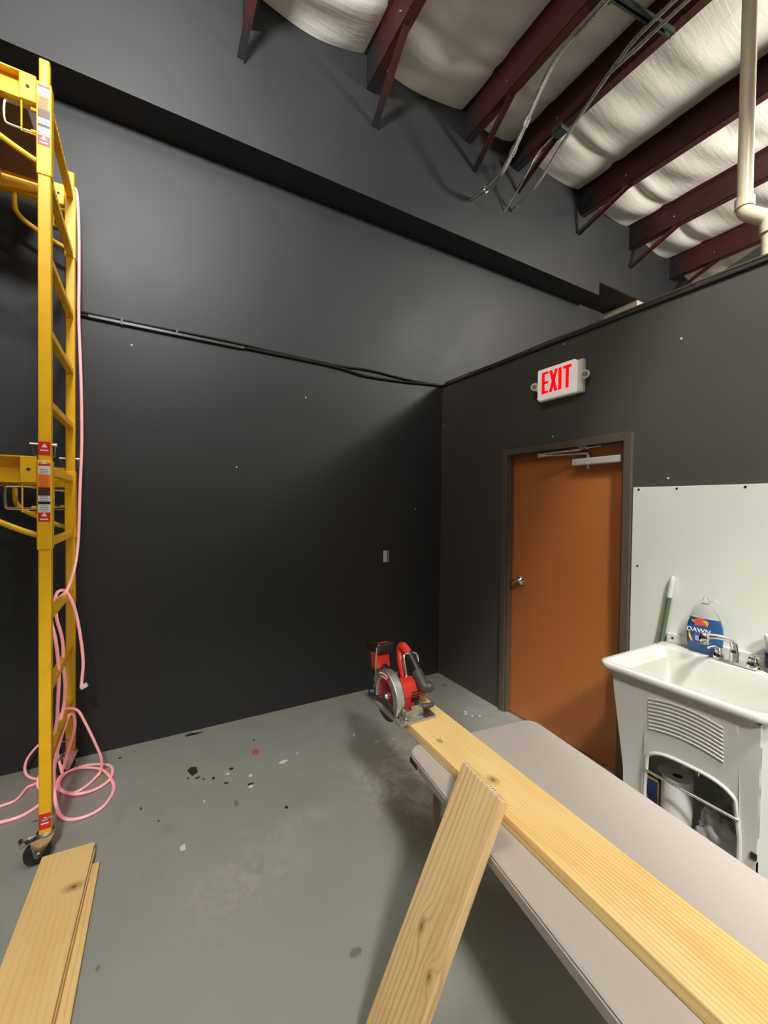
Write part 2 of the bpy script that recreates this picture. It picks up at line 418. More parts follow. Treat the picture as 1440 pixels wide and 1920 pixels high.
# ------------------------------------------------------------------ door
dn = empty('door_1', (0, (DL+DR)/2, 0), 'orange brown wooden door with a dark metal frame under the exit sign', None, kind='structure')
b = nb()
for (y0, y1, z0, z1) in ((DL-.05, DL, 0, DH), (DR, DR+.05, 0, DH), (DR+.05, DL-.05, DH-.05, DH)):
    bx(b, -.018, .135, y0, y1, z0, z1)
obj('frame', b, FRAME, dn, bevel=.004)
b = nb()
for (y0, y1, z0, z1) in ((DL-.066, DL-.05, 0, DH-.05), (DR+.05, DR+.066, 0, DH-.05), (DR+.066, DL-.066, DH-.066, DH-.05)):
    bx(b, .0, .045, y0, y1, z0, z1)
obj('stop', b, FRAME, dn, bevel=.003)
b = nb(); bx(b, .05, .094, DR+.053, DL-.053, .008, DH-.053); leaf = obj('leaf', b, DOOR, dn, bevel=.002)
b = nb(); bx(b, .02, .13, DR+.05, DL-.05, 0, .007); obj('threshold', b, ZINC, dn)
# lever handle
b = nb(); lathe(b, [(.033, 0), (.033, .006), (.024, .012), (.013, .03), (.012, .045)], Matrix.Translation((.05, -.955, 1.06)) @ axis_to((-1, 0, 0)), 20); hd = obj('handle', b, CHROME, dn, smooth=True, label='brushed chrome door handle')
b = nb(); tube(b, catmull([(.008, -.955, 1.06), (.004, -.94, 1.06), (.004, -.91, 1.058), (.01, -.885, 1.055)], 4), [.011]*9+[.009]*3+[.006], 10); obj('lever', b, CHROME, hd, smooth=True)
b = nb(); tube(b, [(.049, -.985, 1.035), (.03, -.99, 1.033), (.03, -1.02, 1.036)], .005, 8); obj('thumb_turn', b, CHROME, hd, smooth=True)
# closer
cl = empty('door_closer', (.05, -1.58, 1.93), 'silver hydraulic door closer with folding arm at top of the door', 'door closer')
b = nb(); bx(b, .0, .049, -1.755, -1.42, 1.912, 1.956); obj('body', b, plain('silver_closer_paint', srgb(196, 194, 188), .4, .2, .03), cl, bevel=.006)
b = nb(); lathe(b, [(.014, 0), (.014, .02), (.008, .024), (.008, .034)], Matrix.Translation((.024, -1.525, 1.956)), 14); obj('spindle', b, ZINC, cl, smooth=True)
b = nb(); lathe(b, [(.012, 0), (.012, -.012), (.006, -.02), (.006, -.032)], Matrix.Translation((.024, -1.525, 1.912)), 14); obj('spindle', b, ZINC, cl, smooth=True)
b = nb(); tube(b, catmull([(.024, -1.525, 1.985), (.01, -1.49, 1.99), (-.02, -1.36, 1.992), (-.06, -1.2, 1.992)], 5), .008, 8); obj('main_arm', b, ZINC, cl, smooth=True)
b = nb(); tube(b, [(-.06, -1.2, 2.004), (-.012, -1.5, 2.012)], .007, 8); disc(b, (-.06, -1.2, 1.984), (0, 0, 1), .012, .028, 12); obj('forearm', b, ZINC, cl, smooth=True)
b = nb(); bx(b, -.02, .03, -1.54, -1.48, 2.011, 2.032); tube(b, [(-.005, -1.54, 2.02), (-.005, -1.63, 2.024)], .005, 8); obj('shoe', b, ZINC, cl, bevel=.003)

# ------------------------------------------------------------------ white panel
pn = empty('wall_panel', (-.003, -2.9, 0), 'glossy white splash panel screwed to the black wall behind the sink', 'panel')
b = nb(); bx(b, -.006, -.0005, -4.2, DR-.006, .0, 1.755); obj('sheet', b, PANEL, pn, bevel=.0015)
for y_, z_ in ((-1.868, 1.742), (-2.066, 1.742), (-2.36, 1.742), (-2.66, 1.742), (-1.87, 1.3), (-2.98, 1.742)):
    b = nb(); disc(b, (-.006, y_, z_), (-1, 0, 0), .006, .002, 8); obj('screw', b, SBLK, pn)

# ------------------------------------------------------------------ ceiling: purlins + sagging insulation
ceil = empty('ceiling', (0, -3.4, 5.4), kind='structure')
b = nb(); bx(b, -6.6, 6.6, -7.2, 2.2, 5.75, 5.85); obj('roof_deck', b, STEEL, ceil)
PUR = [(-4.7, 4.74), (-3.75, 4.78), (-2.85, 4.82), (-1.92, 4.86), (-.98, 4.90), (.02, 4.94), (.64, 4.94), (1.68, 4.86), (2.61, 4.78), (3.55, 4.68), (4.48, 4.58), (5.4, 4.48)]
PD = .27
ORD = {-1.92: 'leftmost purlin with only its brace in view above the black bulkhead', -.98: 'dark red roof purlin left of the conduit, first full one from the left',
       .02: 'dark red roof purlin just left of the two bent conduits', .64: 'dark red roof purlin that carries the strut channel and conduits',
       1.68: 'dark red roof purlin next right of the strut channel', 2.61: 'dark red roof purlin, third one left of the cream pipe elbow', 3.55: 'dark red roof purlin lowest at right beside the cream pipe elbow',
       -2.85: 'dark red roof purlin above the scaffold platform'}
BR = {-1.92: (-1.957, 4.63), -.98: (-.935, 4.645), .02: (.107, 4.722), .64: (.66, 4.74), 1.68: (1.605, 4.644), 2.61: (2.603, 4.572), 3.55: (3.58, 4.5)}
for (px, zb) in PUR:
    lab = ORD.get(px, 'dark red roof purlin %s' % {-4.7: 'nearest the left wall', -3.75: 'second from the left wall', 4.48: 'second from the far right wall', 5.4: 'nearest the far right wall'}.get(px, ''))
    e = empty('roof_purlin', (px, YS, zb), lab, 'beam', 'roof purlins across the ceiling')
    b = nb()
    bx(b, px-.004, px+.004, -7.0, YS+.0, zb, zb+PD)
    bx(b, px-.004, px+.066, -7.0, YS, zb, zb+.006)
    bx(b, px+.06, px+.066, -7.0, YS, zb, zb+.02)
    bx(b, px-.066, px+.004, -7.0, YS, zb+PD-.006, zb+PD)
    obj('purlin_web', b, STEEL, e)
    if px in BR:
        fx, fz = BR[px]
        b = nb(); bar(b, (px+.02, YS-.62, zb+.05), (fx+.02, YS-.005, fz), .045, .005); bar(b, (px+.042, YS-.62, zb+.05), (fx+.042, YS-.005, fz), .005, .05)
        obj('flange_brace', b, STEEL, e)
        b = nb(); disc(b, (px-.004, YS-.5, zb+.1), (-1, 0, 0), .008, .006, 6); obj('bolt', b, ZINC, e)
edges = [-6.5]+[p_[0] for p_ in PUR]+[6.5]
zt = lambda x: next(z0+(z1-z0)*(x-x0)/(x1-x0) for (x0, z0), (x1, z1) in zip([(-6.6, 4.66)]+PUR, PUR+[(6.7, 4.36)]) if x0 <= x <= x1)+PD
for i in range(len(edges)-1):
    x0, x1 = edges[i], edges[i+1]; b = nb()
    nx, ny = 14, 88; grid = []
    for j in range(ny+1):
        y = YS-.002-1.4*j/48 if j <= 48 else YS-1.402-5.35*(j-48)/(ny-48)
        row = []
        for k in range(nx+1):
            u = k/nx; x = x0+(x1-x0)*u
            s = math.sin(math.pi*u)**.7
            crease = -.028*math.exp(-((y-(YS-.40))/.04)**2)+.03*math.exp(-((y-(YS-.26))/.13)**2)+.012*math.exp(-((y-(YS-.5))/.04)**2)
            wav = .010*math.sin(y*9+i*2.1+3*u)+.008*math.sin(y*21+u*5+i)
            z = zt(x)+.01-s*(.085+crease*1.0+wav*s) - .0
            row.append(b.verts.new((x, y, z)))
        grid.append(row)
    for j in range(ny):
        for k in range(nx): b.faces.new((grid[j][k], grid[j+1][k], grid[j+1][k+1], grid[j][k+1]))
    obj('insulation_blanket', b, INSUL, ceil, smooth=True, ang=180)

# ------------------------------------------------------------------ conduits, strut, box, pvc
st = empty('strut_channel', (.4, -1.6, 4.9), 'dark green slotted strut channel bolted under the roof purlins', 'strut')
b = nb()
sa, sb_ = Vector((-.12, -1.545, 4.908)), Vector((.66, -1.655, 4.908))
bar(b, sa+Vector((0, 0, .018)), sb_+Vector((0, 0, .018)), .041, .003); dd = (sb_-sa).normalized(); nn = Vector((-dd.y, dd.x, 0))
for s in (-1, 1): bar(b, sa+nn*s*.019, sb_+nn*s*.019, .003, .04)
for s in (-1, 1): bar(b, sa+nn*s*.014-Vector((0, 0, .019)), sb_+nn*s*.014-Vector((0, 0, .019)), .011, .003)
obj('channel', b, GREYCH, st)
for t_ in (.2, .27, .72, .78):
    b = nb(); q = sa.lerp(sb_, t_); bar(b, q+nn*.03-Vector((0, 0, .024)), q-nn*.03-Vector((0, 0, .024)), .03, .004); obj('pipe_clamp', b, GREYCH, st)
def conduit(name, label, pts, r, coup, n=6):
    e = empty(name, pts[0], label, 'conduit', 'bent conduits hanging from the ceiling')
    cp = catmull(pts, n); b = nb(); tube(b, cp, r, 12); obj('pipe', b, GALV, e, smooth=True)
    for t_ in coup:
        i = int(t_*(len(cp)-2)); a, c = cp[i], cp[i+1]; d = (c-a).normalized()
        b = nb(); tube(b, [a-d*.03, a+d*.03], r*1.3, 12); cpl = obj('coupling', b, ZINC, e, smooth=True)
        b = nb(); tube(b, [a+Vector((0, 0, -r*1.2)), a+Vector((0, 0, -r*1.2-.01))], .005, 6); obj('set_screw', b, ZINC, cpl)
    return e
conduit('electrical_conduit', 'thick shiny bent conduit curving down to the black bulkhead at left of the pair', [(.113, YS, 4.449), (.11, -.46, 4.423), (.105, -.622, 4.435), (.1, -.731, 4.501), (.09, -.833, 4.578), (.08, -.97, 4.7), (.062, -1.128, 4.81), (.048, -1.3, 4.856), (.05, -1.5, 4.8615), (.05, -2.2, 4.8615), (.05, -4.5, 4.8615), (.05, -6.9, 4.8615)], .021, (.08, .3, .42), 8)
conduit('electrical_conduit', 'thinner bent conduit right of the thick one, below the square box', [(.62, YS, 4.53), (.62, -.469, 4.565), (.62, -.595, 4.608), (.6, -.835, 4.745), (.57, -1.058, 4.835), (.52, -1.27, 4.875), (.47, -1.417, 4.87), (.44, -1.52, 4.866), (.43, -1.7, 4.866), (.43, -2.4, 4.866), (.43, -6.9, 4.866)], .014, (.03,), 8)
conduit('electrical_conduit', 'long straight conduit beside the purlin above the strut channel', [(.535, -1.46, 4.89), (.51, -1.58, 4.872), (.50, -1.7, 4.866), (.50, -6.9, 4.866)], .013, (), 6)
e = empty('flexible_wire', (.52, YS, 4.483), 'thin bare wire dropping from the square box to the bulkhead', 'wire')
b = nb(); tube(b, catmull([(.52, YS, 4.483), (.53, -.422, 4.604), (.55, -.502, 4.7), (.58, -.577, 4.819), (.62, -.658, 4.89), (.64, -.715, 4.918)], 8), .007, 8); obj('strand', b, GALV, e, smooth=True)
e = empty('junction_box', (.66, -.76, 4.95), 'small square grey junction box at the purlin above the thin wire', 'junction box')
b = nb(); box(b, (.655, -.76, 4.935), (.09, .1, .05)); obj('box', b, GREYCH, e, bevel=.004)
b = nb(); box(b, (.655, -.76, 4.907), (.096, .106, .006)); obj('cover', b, GREYCH, e, bevel=.002)
e = empty('drain_pipe', (.06, -2.4, 2.797), 'cream plastic vent pipe with an offset elbow rising from the partition', 'pipe')
R2 = .031
b = nb(); tube(b, [(.06, -2.303, 3.13), (.06, -2.303, 5.13)], R2, 20); obj('pipe', b, PVC, e, smooth=True)
b = nb(); tube(b, [(.06, -2.402, 2.78), (.06, -2.402, 2.98)], R2, 20); obj('pipe', b, PVC, e, smooth=True)
b = nb(); tube(b, catmull([(.06, -2.303, 3.12), (.06, -2.31, 3.085), (.06, -2.352, 3.043), (.06, -2.396, 3.0), (.06, -2.402, 2.965)], 5), R2*1.1, 20); obj('elbow', b, PVC, e, smooth=True)
for zz, yy in ((3.13, -2.303), (2.955, -2.402)):
    b = nb(); tube(b, [(.06, yy, zz-.022), (.06, yy, zz+.022)], R2*1.28, 20); obj('collar', b, PVC, e, smooth=True)

# ------------------------------------------------------------------ cables along the back wall
def cable(label, pts, r, m=DARKMET, name='wall_cable'):
    b = nb(); tube(b, catmull(pts, 8), r, 8)
    return obj(name, b, m, None, label, 'cable', 'black cables clipped along the wall', smooth=True)
cable('upper black cable of the two clipped across the black wall', [(-2.9, -.012, 2.815), (-2.5, -.012, 2.812), (-2.0, -.012, 2.812), (-1.5, -.012, 2.795), (-1.1, -.012, 2.787), (-.8, -.012, 2.80), (-.5, -.012, 2.785), (-.3, -.012, 2.782), (-.03, -.012, 2.79)], .008)
cable('lower sagging black cable of the two clipped across the black wall', [(-2.9, -.014, 2.795), (-2.4, -.014, 2.79), (-2.0, -.014, 2.788), (-1.5, -.014, 2.782), (-1.1, -.015, 2.772), (-.85, -.015, 2.745), (-.5, -.014, 2.752), (-.25, -.014, 2.77), (-.03, -.014, 2.785)], .009)
e = empty('cable_raceway', (-2.3, 0, 2.8), 'thin dark metal raceway on the wall at the cable start', 'raceway')
b = nb(); bar(b, (-2.8, -.012, 2.796), (-1.86, -.012, 2.783), .022, .02); obj('channel', b, plain('dark_grey_raceway', srgb(70, 70, 70), .3, .3, .1), e, bevel=.003)
for x_ in (-2.62, -2.3):
    b = nb(); bx(b, x_-.006, x_+.006, -.026, 0, 2.78, 2.822); obj('clip', b, SBLK, e)

# ------------------------------------------------------------------ exit sign
ex = empty('exit_sign', (-.03, -1.34, 2.39), 'white lit exit sign with red letters and two lamp heads above the door', 'exit sign')
b = nb(); bx(b, -.035, -.0005, -1.515, -1.165, 2.385, 2.6); obj('housing', b, WHITE, ex, bevel=.008)
b = nb(); prism(b, rrect(-1.475, -1.178, 2.392, 2.602, .008, 3), .022, Matrix.Translation((-.057, 0, 0)) @ Matrix(((0, 0, 1, 0), (1, 0, 0, 0), (0, 1, 0, 0), (0, 0, 0, 1)))); face = obj('face_plate', b, FACEG, ex)
LX = -.0572
def stroke(bm, y0, z0, y1, z1, wd):   # y runs to the right as decreasing Y
    bar(bm, (LX-.001, y0, z0), (LX-.001, y1, z1), wd, .003, up=(1, 0, 0))
zt_, zb_ = 2.577, 2.428; sw = .024
def letters():
    out = []
    b = nb(); stroke(b, -1.226, zb_, -1.226, zt_, sw); 
    for zz in (zb_+.008, (zt_+zb_)/2, zt_-.008): stroke(b, -1.226, zz, -1.268, zz, .017)
    out.append(b)
    b = nb(); stroke(b, -1.286, zb_, -1.332, zt_, .023); stroke(b, -1.332, zb_, -1.286, zt_, .023); out.append(b)
    b = nb(); stroke(b, -1.362, zb_, -1.362, zt_, sw); out.append(b)
    b = nb(); stroke(b, -1.418, zb_, -1.418, zt_, sw); stroke(b, -1.386, zt_-.009, -1.45, zt_-.009, .019); out.append(b)
    return out
for b in letters(): obj('letter', b, GLOWR, face)
for yy, dz in ((-1.142, 0), (-1.538, -.01)):
    b = nb(); tube(b, [(-.03, yy+(.03 if yy < -1.3 else -.03), 2.47), (-.045, yy, 2.485)], .014, 10); arm = obj('lamp_arm', b, WHITE, ex, smooth=True)
    dirv = Vector((-.8, -.55, -.25)).normalized(); c0 = Vector((-.045, yy, 2.498+dz))
    b = nb(); lathe(b, [(.004, -.03), (.02, -.024), (.027, -.005), (.028, .012), (.024, .016)], Matrix.Translation(c0) @ axis_to(dirv), 20); lh = obj('lamp_head', b, WHITE, ex, smooth=True)
    b = nb(); lathe(b, [(.017, .0155), (.012, .019), (.004, .02)], Matrix.Translation(c0) @ axis_to(dirv), 16); obj('lens', b, LENSG, lh, smooth=True)
b = nb(); bx(b, -.02, -.006, -1.45, -1.40, 2.381, 2.386); obj('test_button', b, LENSG, ex)

# ------------------------------------------------------------------ scaffold
PX, YF, YR = -2.871, -.85, -.14
SC_ = empty('rolling_scaffold', (-3.8, -.5, 0), 'yellow two-tier rolling scaffold on casters at the left of the black wall', 'scaffold')
PX2 = PX-1.83
for px in (PX, PX2):
    for py in (YF, YR):
        b = nb(); bx(b, px-.023, px+.023, py-.023, py+.023, .13, 1.80); p_ = obj('post', b, YEL, SC_, bevel=.005)
        b = nb(); bx(b, px-.023, px+.023, py-.023, py+.023, 1.805, 3.45); obj('post', b, YEL, SC_, bevel=.005)
        b = nb(); bx(b, px-.019, px+.019, py-.019, py+.019, 3.45, 3.565); obj('post_spigot', b, YEL, SC_, bevel=.006)
    for z in (.44, .765, 1.10, 1.44, 1.765, 2.076, 2.40, 2.73, 3.085, 3.42):
        b = nb(); bx(b, px-.016, px+.016, YF+.02, YR-.02, z-.016, z+.016)
        for k in range(16):      # punched anti-slip dimples
            yy = YF+.06+k*(YR-YF-.12)/15; bx(b, px+.0155, px+.0175, yy-.006, yy+.006, z-.006, z+.006); bx(b, px-.006, px+.006, yy-.006, yy+.006, z-.0175, z-.0155)
        obj('rung', b, YEL, SC_, bevel=.002, seg=1)
for dz in (0, 1.645):
    for py, s in ((YF, -1), (YR, 1)):
        for px, q in ((PX, 1), (PX2, -1)):
            b = nb(); bx(b, px-.027, px+.027, py-.027, py+.027, 1.415+dz, 1.812+dz); br = obj('sleeve_bracket', b, YEL, SC_, bevel=.004)
            b = nb(); bx(b, px-q*.027, px-q*.085, py-.024, py+.024, 1.712+dz, 1.828+dz); obj('rail_end', b, YEL, br, bevel=.004)
            b = nb(); disc(b, (px-q*.055, py-.0235, 1.77+dz), (0, -1, 0), .007, .002, 12); obj('bolt_hole', b, DARKHOLE, br)
            # chrome latch loop and thin wire keeper
            lx0, lx1 = px-q*.03, px-q*.135
            b = nb(); tube(b, catmull([(lx0, py, 1.695+dz), (lx1+q*.02, py, 1.695+dz), (lx1, py, 1.685+dz), (lx1, py, 1.61+dz), (lx1+q*.02, py, 1.598+dz), (lx0, py, 1.598+dz)], 4), .006, 8); obj('latch_loop', b, CHROME, br, smooth=True)
            b = nb(); tube(b, [(px-q*.078, py-.012, 1.72+dz), (px-q*.078, py-.012, 1.582+dz), (lx0, py-.012, 1.582+dz)], .0035, 6); obj('keeper_wire', b, YEL, br, smooth=True)
            for zz in (1.695, 1.6):
                b = nb(); tube(b, [(px-q*.027, py, zz+dz), (px-q*.048, py, zz+dz)], .009, 8); obj('loop_socket', b, YEL, br, smooth=True)
            # bent brace from rail to bracket
            b = nb(); tube(b, catmull([(px-q*.02, py, 1.475+dz), (px-q*.1, py, 1.51+dz), (px-q*.2, py, 1.565+dz), (px-q*.245, py, 1.61+dz), (px-q*.255, py, 1.66+dz), (px-q*.255, py, 1.72+dz)], 5), .0125, 10); obj('bent_brace', b, YEL, SC_, smooth=True)
            # locking pin
            if dz == 0:
                b = nb(); tube(b, [(px-.055, py, 1.885), (px+.04, py, 1.885)], .005, 8); disc(b, (px+.03, py, 1.885), (1, 0, 0), .009, .012, 10); pin = obj('lock_pin', b, ZINC, SC_, smooth=True)
                b = nb(); tube(b, [(px-.05, py, 1.885), (px-.035, py, 1.833), (px+.032, py, 1.831), (px+.036, py, 1.885)], .002, 6); obj('pin_wire', b, ZINC, pin, smooth=True)
        # channel rail
        b = nb(); x0, x1 = PX2+.08, PX-.08
        bx(b, x0, x1, py+.014, py+.019, 1.712+dz, 1.828+dz); bx(b, x0, x1, py-.022, py+.014, 1.822+dz, 1.828+dz); bx(b, x0, x1, py-.022, py+.014, 1.712+dz, 1.718+dz)
        obj('side_rail', b, YEL, SC_)
    b = nb(); bx(b, PX2+.09, PX-.09, YF+.03, YR-.03, 1.80+dz, 1.815+dz); obj('deck', b, PLY, SC_)
    for xx in (PX-.32, PX-.92, PX-1.5):
        b = nb(); bx(b, xx-.018, xx+.018, YF+.02, YR-.02, 1.765+dz, 1.798+dz); obj('deck_crossbar', b, YEL, SC_)
# stickers on the camera side of the near sleeves and posts
def sticker(y, dz, parts):
    for z0, z1, m in parts:
        b = nb(); bx(b, PX-.021, PX+.021, y-.0012, y, z0+dz, z1+dz); s_ = obj('sticker', b, m, SC_)
        if m is SRED:
            b = nb(); zc = (z0+z1)/2+dz; prism(b, [(-.011, 0), (.011, 0), (0, .018)], .0006, Matrix.Translation((PX, y-.0013, zc+.004)) @ Matrix.Rotation(math.pi/2, 4, 'X')); bx(b, PX-.014, PX+.014, y-.0019, y-.0013, zc-.012, zc-.006); obj('sticker_print', b, SWHT, s_)
        elif m is SWHT or m is SORG:
            b = nb(); n_ = max(2, int((z1-z0)/.008))
            for k in range(n_): zz = z0+dz+(k+.7)*(z1-z0)/(n_+.4); bx(b, PX-.016, PX+.016-random.random()*.008, y-.0018, y-.0013, zz-.001, zz+.001)
            obj('sticker_print', b, SBLK if m is SWHT else SRED, s_)
STK = [(1.787, 1.797, SRED), (1.75, 1.787, SWHT), (1.693, 1.748, SORG), (1.655, 1.692, SDRK), (1.63, 1.655, SWHT), (1.617, 1.63, SBLK), (1.582, 1.617, SWHT), (1.54, 1.58, SRED)]
for dz in (0, 1.645): sticker(YF-.027, dz, STK)
sticker(YF-.023, 0, [(1.835, 1.895, SRED), (.155, .225, SRED)])
# casters
for px in (PX, PX2):
    for py, ang in ((YF, 2.6), (YR, 2.2)):
        d = Vector((math.cos(ang), math.sin(ang)*-.55, 0)).normalized(); sd = Vector((-d.y, d.x, 0)); c0 = Vector((px, py, 0))+d*.032
        c0 = Vector((px, py, 0))+d*.03
        cz = empty('caster', (px, py, 0)); cz.parent = SC_; cz.matrix_parent_inverse = inv(SC_); _world[cz.name] = Matrix.Translation((px, py, 0))
        b = nb(); lathe(b, [(.03, .118), (.034, .124), (.034, .132), (.024, .138)], Matrix.Translation((px, py, 0)), 20); obj('swivel_plate', b, ZINC, cz, smooth=True)
        for s in (-1, 1):
            b = nb(); a0 = c0+sd*s*.022
            Mx = Matrix(((d.x, 0, sd.x, a0.x), (d.y, 0, sd.y, a0.y), (0, 1, 0, 0), (0, 0, 0, 1)))
            prism(b, [(-.058, .122), (.03, .122), (.016, .045), (.008, .036), (-.008, .036), (-.014, .045)], .003, Mx); obj('fork', b, ZINC, cz)
        b = nb(); lathe(b, [(.02, -.016), (.046, -.016), (.0505, -.011), (.0505, .011), (.046, .016), (.02, .016)], Matrix.Translation(c0+Vector((0, 0, .0515))) @ axis_to(sd), 28); obj('wheel', b, RUBBER, cz, smooth=True)
        b = nb(); tube(b, [c0+sd*-.03+Vector((0, 0, .0515)), c0+sd*.03+Vector((0, 0, .0515))], .008, 10); obj('axle', b, ZINC, cz, smooth=True)
        b = nb(); p0 = Vector((px, py, .118)); bar(b, p0+d*.02, p0+d*.085+Vector((0, 0, -.006)), .035, .004); tube(b, [p0+d*.085-sd*.02+Vector((0, 0, .004)), p0+d*.085+sd*.02+Vector((0, 0, .004))], .011, 12); obj('brake_lever', b, ZINC, cz, bevel=.001)
        b = nb(); tube(b, [(px+.03, py-.03, .205), (px-.045, py-.02, .2)], .004, 8); obj('retaining_pin', b, ZINC, cz, smooth=True)

# ------------------------------------------------------------------ pink light strip
rp = empty('light_strip', (-2.8, -.3, 0), 'glowing pink rope light draped on the scaffold rungs and coiled on the floor', 'rope light')
RR = .0082
def strand(name, pts, n=7): b = nb(); tube(b, catmull(pts, n), RR, 10, flat=.8); return obj(name, b, ROPE, rp, smooth=True)
strand('hanging_strand', [(-2.86, -.12, 3.5), (-2.842, -.14, 3.46), (-2.829, -.17, 3.235), (-2.828, -.17, 2.956), (-2.829, -.17, 2.705), (-2.818, -.17, 2.33), (-2.815, -.17, 1.982), (-2.823, -.175, 1.695), (-2.828, -.2, 1.409), (-2.838, -.26, 1.25), (-2.86, -.36, 1.14), (-2.90, -.38, 1.09), (-2.90, -.4, 1.0), (-2.875, -.4, .874), (-2.87, -.4, .726), (-2.863, -.4, .607), (-2.87, -.42, .49), (-2.895, -.5, .37), (-2.91, -.6, .2), (-2.9, -.6, .03)])
lp = strand('draped_loop', [(-2.883, -.6, .418), (-2.868, -.6, .524), (-2.866, -.6, .577), (-2.861, -.6, .767), (-2.874, -.6, .931), (-2.90, -.55, 1.03), (-2.905, -.42, 1.10), (-2.898, -.36, 1.135), (-2.863, -.35, 1.125), (-2.827, -.35, 1.03), (-2.802, -.35, .878), (-2.788, -.35, .724), (-2.795, -.35, .6), (-2.797, -.35, .574)])
b = nb(); bar(b, (-2.8, -.35, .574), (-2.768, -.35, .59), .02, .022); obj('end_plug', b, WHITE, lp, bevel=.003)
strand('coiled_strand', [(-2.91, -.4, .25), (-2.90, -.37, .36), (-2.885, -.35, .45), (-2.863, -.35, .472), (-2.814, -.35, .45), (-2.778, -.35, .37), (-2.732, -.34, .235), (-2.705, -.31, .12), (-2.712, -.28, .03), (-2.733, -.3, .013), (-2.775, -.369, .012), (-2.833, -.397, .012), (-2.895, -.329, .012), (-2.912, -.227, .012), (-2.864, -.148, .012), (-2.759, -.147, .012), (-2.663, -.223, .014), (-2.657, -.355, .014), (-2.721, -.424, .014), (-2.816, -.435, .024), (-2.899, -.346, .026), (-2.918, -.265, .026), (-2.896, -.198, .026), (-2.822, -.177, .026), (-2.709, -.255, .026), (-2.647, -.387, .016), (-2.636, -.495, .012), (-2.681, -.61, .012), (-2.769, -.643, .012), (-2.845, -.60, .014), (-2.885, -.52, .05), (-2.905, -.45, .16), (-2.895, -.42, .27), (-2.87, -.4, .38), (-2.85, -.37, .44), (-2.835, -.3, .4), (-2.84, -.25, .3), (-2.87, -.2, .18), (-2.9, -.22, .06)])
strand('tangled_strand', [(-2.9, -.22, .04), (-2.93, -.16, .12), (-2.96, -.12, .19), (-3.02, -.1, .19), (-3.08, -.1, .12), (-3.09, -.11, .05), (-3.05, -.14, .013), (-2.97, -.17, .012), (-2.99, -.22, .06), (-2.975, -.2, .14), (-2.985, -.24, .05), (-3.03, -.21, .014), (-3.06, -.225, .012), (-3.087, -.32, .012), (-3.147, -.341, .012), (-3.24, -.35, .012), (-3.4, -.33, .012), (-3.5, -.4, .012), (-3.4, -.47, .012), (-3.22, -.465, .012), (-3.113, -.486, .012), (-3.032, -.482, .012), (-2.967, -.422, .014), (-2.94, -.36, .03), (-2.93, -.3, .1), (-2.97, -.26, .15), (-3.0, -.3, .06), (-2.96, -.34, .02)])

# ------------------------------------------------------------------ folding table
TA = math.radians(7.6); TZ = .71
TL, TW = 1.83, .605
tb = empty('folding_table', (-1.61, -1.905, 0), 'warm grey plastic folding table carrying the long plank', 'table', rot=(0, 0, -TA), local=True)
# local: x across to the right, y negative along the table toward the viewer
b = nb(); loft(b, [[(x, y, z) for x, y in rrect(i, TW-i, -TL+i, -i, .05-i*.5)] for i, z in ((.012, TZ-.045), (.002, TZ-.04), (0, TZ-.012), (.003, TZ-.009), (.003, TZ-.007), (.001, TZ-.004), (.006, TZ))]); top = obj('table_top', b, TABLE, tb, smooth=True, ang=28)
b = nb(); bx(b, .004, .012, -.085, -.035, TZ-.037, TZ-.027); bx(b, -.0008, .008, -.088, -.032, TZ-.038, TZ-.022); obj('edge_slot', b, DARKHOLE, top)
for y0 in (-.16, -TL+.16):
    lf = empty('leg_frame', (0, 0, 0)); lf.parent = tb; LOCALS.add(lf.name)
    for x_ in (.045, TW-.045):
        b = nb(); tube(b, [(x_, y0, TZ-.045), (x_, y0, .015)], .0155, 12); tube(b, [(x_, y0, .02), (x_, y0, 0)], .018, 12); obj('leg', b, TLEG, lf, smooth=True)
    for z_ in (TZ-.055, .41):
        b = nb(); tube(b, [(.045, y0, z_), (TW-.045, y0, z_)], .0115, 10); obj('crossbar', b, TLEG, lf, smooth=True)
    yy = y0-.36 if y0 > -.9 else y0+.36
    b = nb(); tube(b, [(TW/2, y0, .41), (TW/2, yy, TZ-.05)], .009, 8); obj('folding_strut', b, TLEG, lf, smooth=True)
for x_ in (.06, TW-.06):
    b = nb(); bx(b, x_-.012, x_+.012, -TL+.08, -.08, TZ-.062, TZ-.045); obj('side_rail', b, TLEG, tb)
b = nb(); tube(b, catmull([(TW-.01, -.5, TZ-.03), (TW+.012, -.5, TZ-.02), (TW+.012, -.53, TZ-.02), (TW-.01, -.53, TZ-.03)], 4), .004, 8); obj('latch_ring', b, CHROME, tb, smooth=True)

# ------------------------------------------------------------------ long plank on the table
def plank(name, m, loc, rot, L_, W_, T_, label, bev=.004, grp=None):
    """local: length along -Y from 0, width along X centred, thickness up from 0"""
    b = nb(); n_ = 16
    loops = []
    for k in range(n_+1):
        y = -L_*k/n_; loops.append([(x, y, z) for x, z in ((-W_/2, 0), (W_/2, 0), (W_/2, T_), (-W_/2, T_))])
    loft(b, loops)
    o = obj(name, b, m, None, label, 'plank', grp, bevel=bev)
    o.location = loc; o.rotation_euler = rot; return o
PA = math.atan2(.069, 1.043)
plank('timber_plank', WOODA, (-1.447, -1.63, TZ+.0005), (0, 0, -PA*.78), 2.44, .187, .037, 'long yellow pine plank lying along the grey table under the saw')

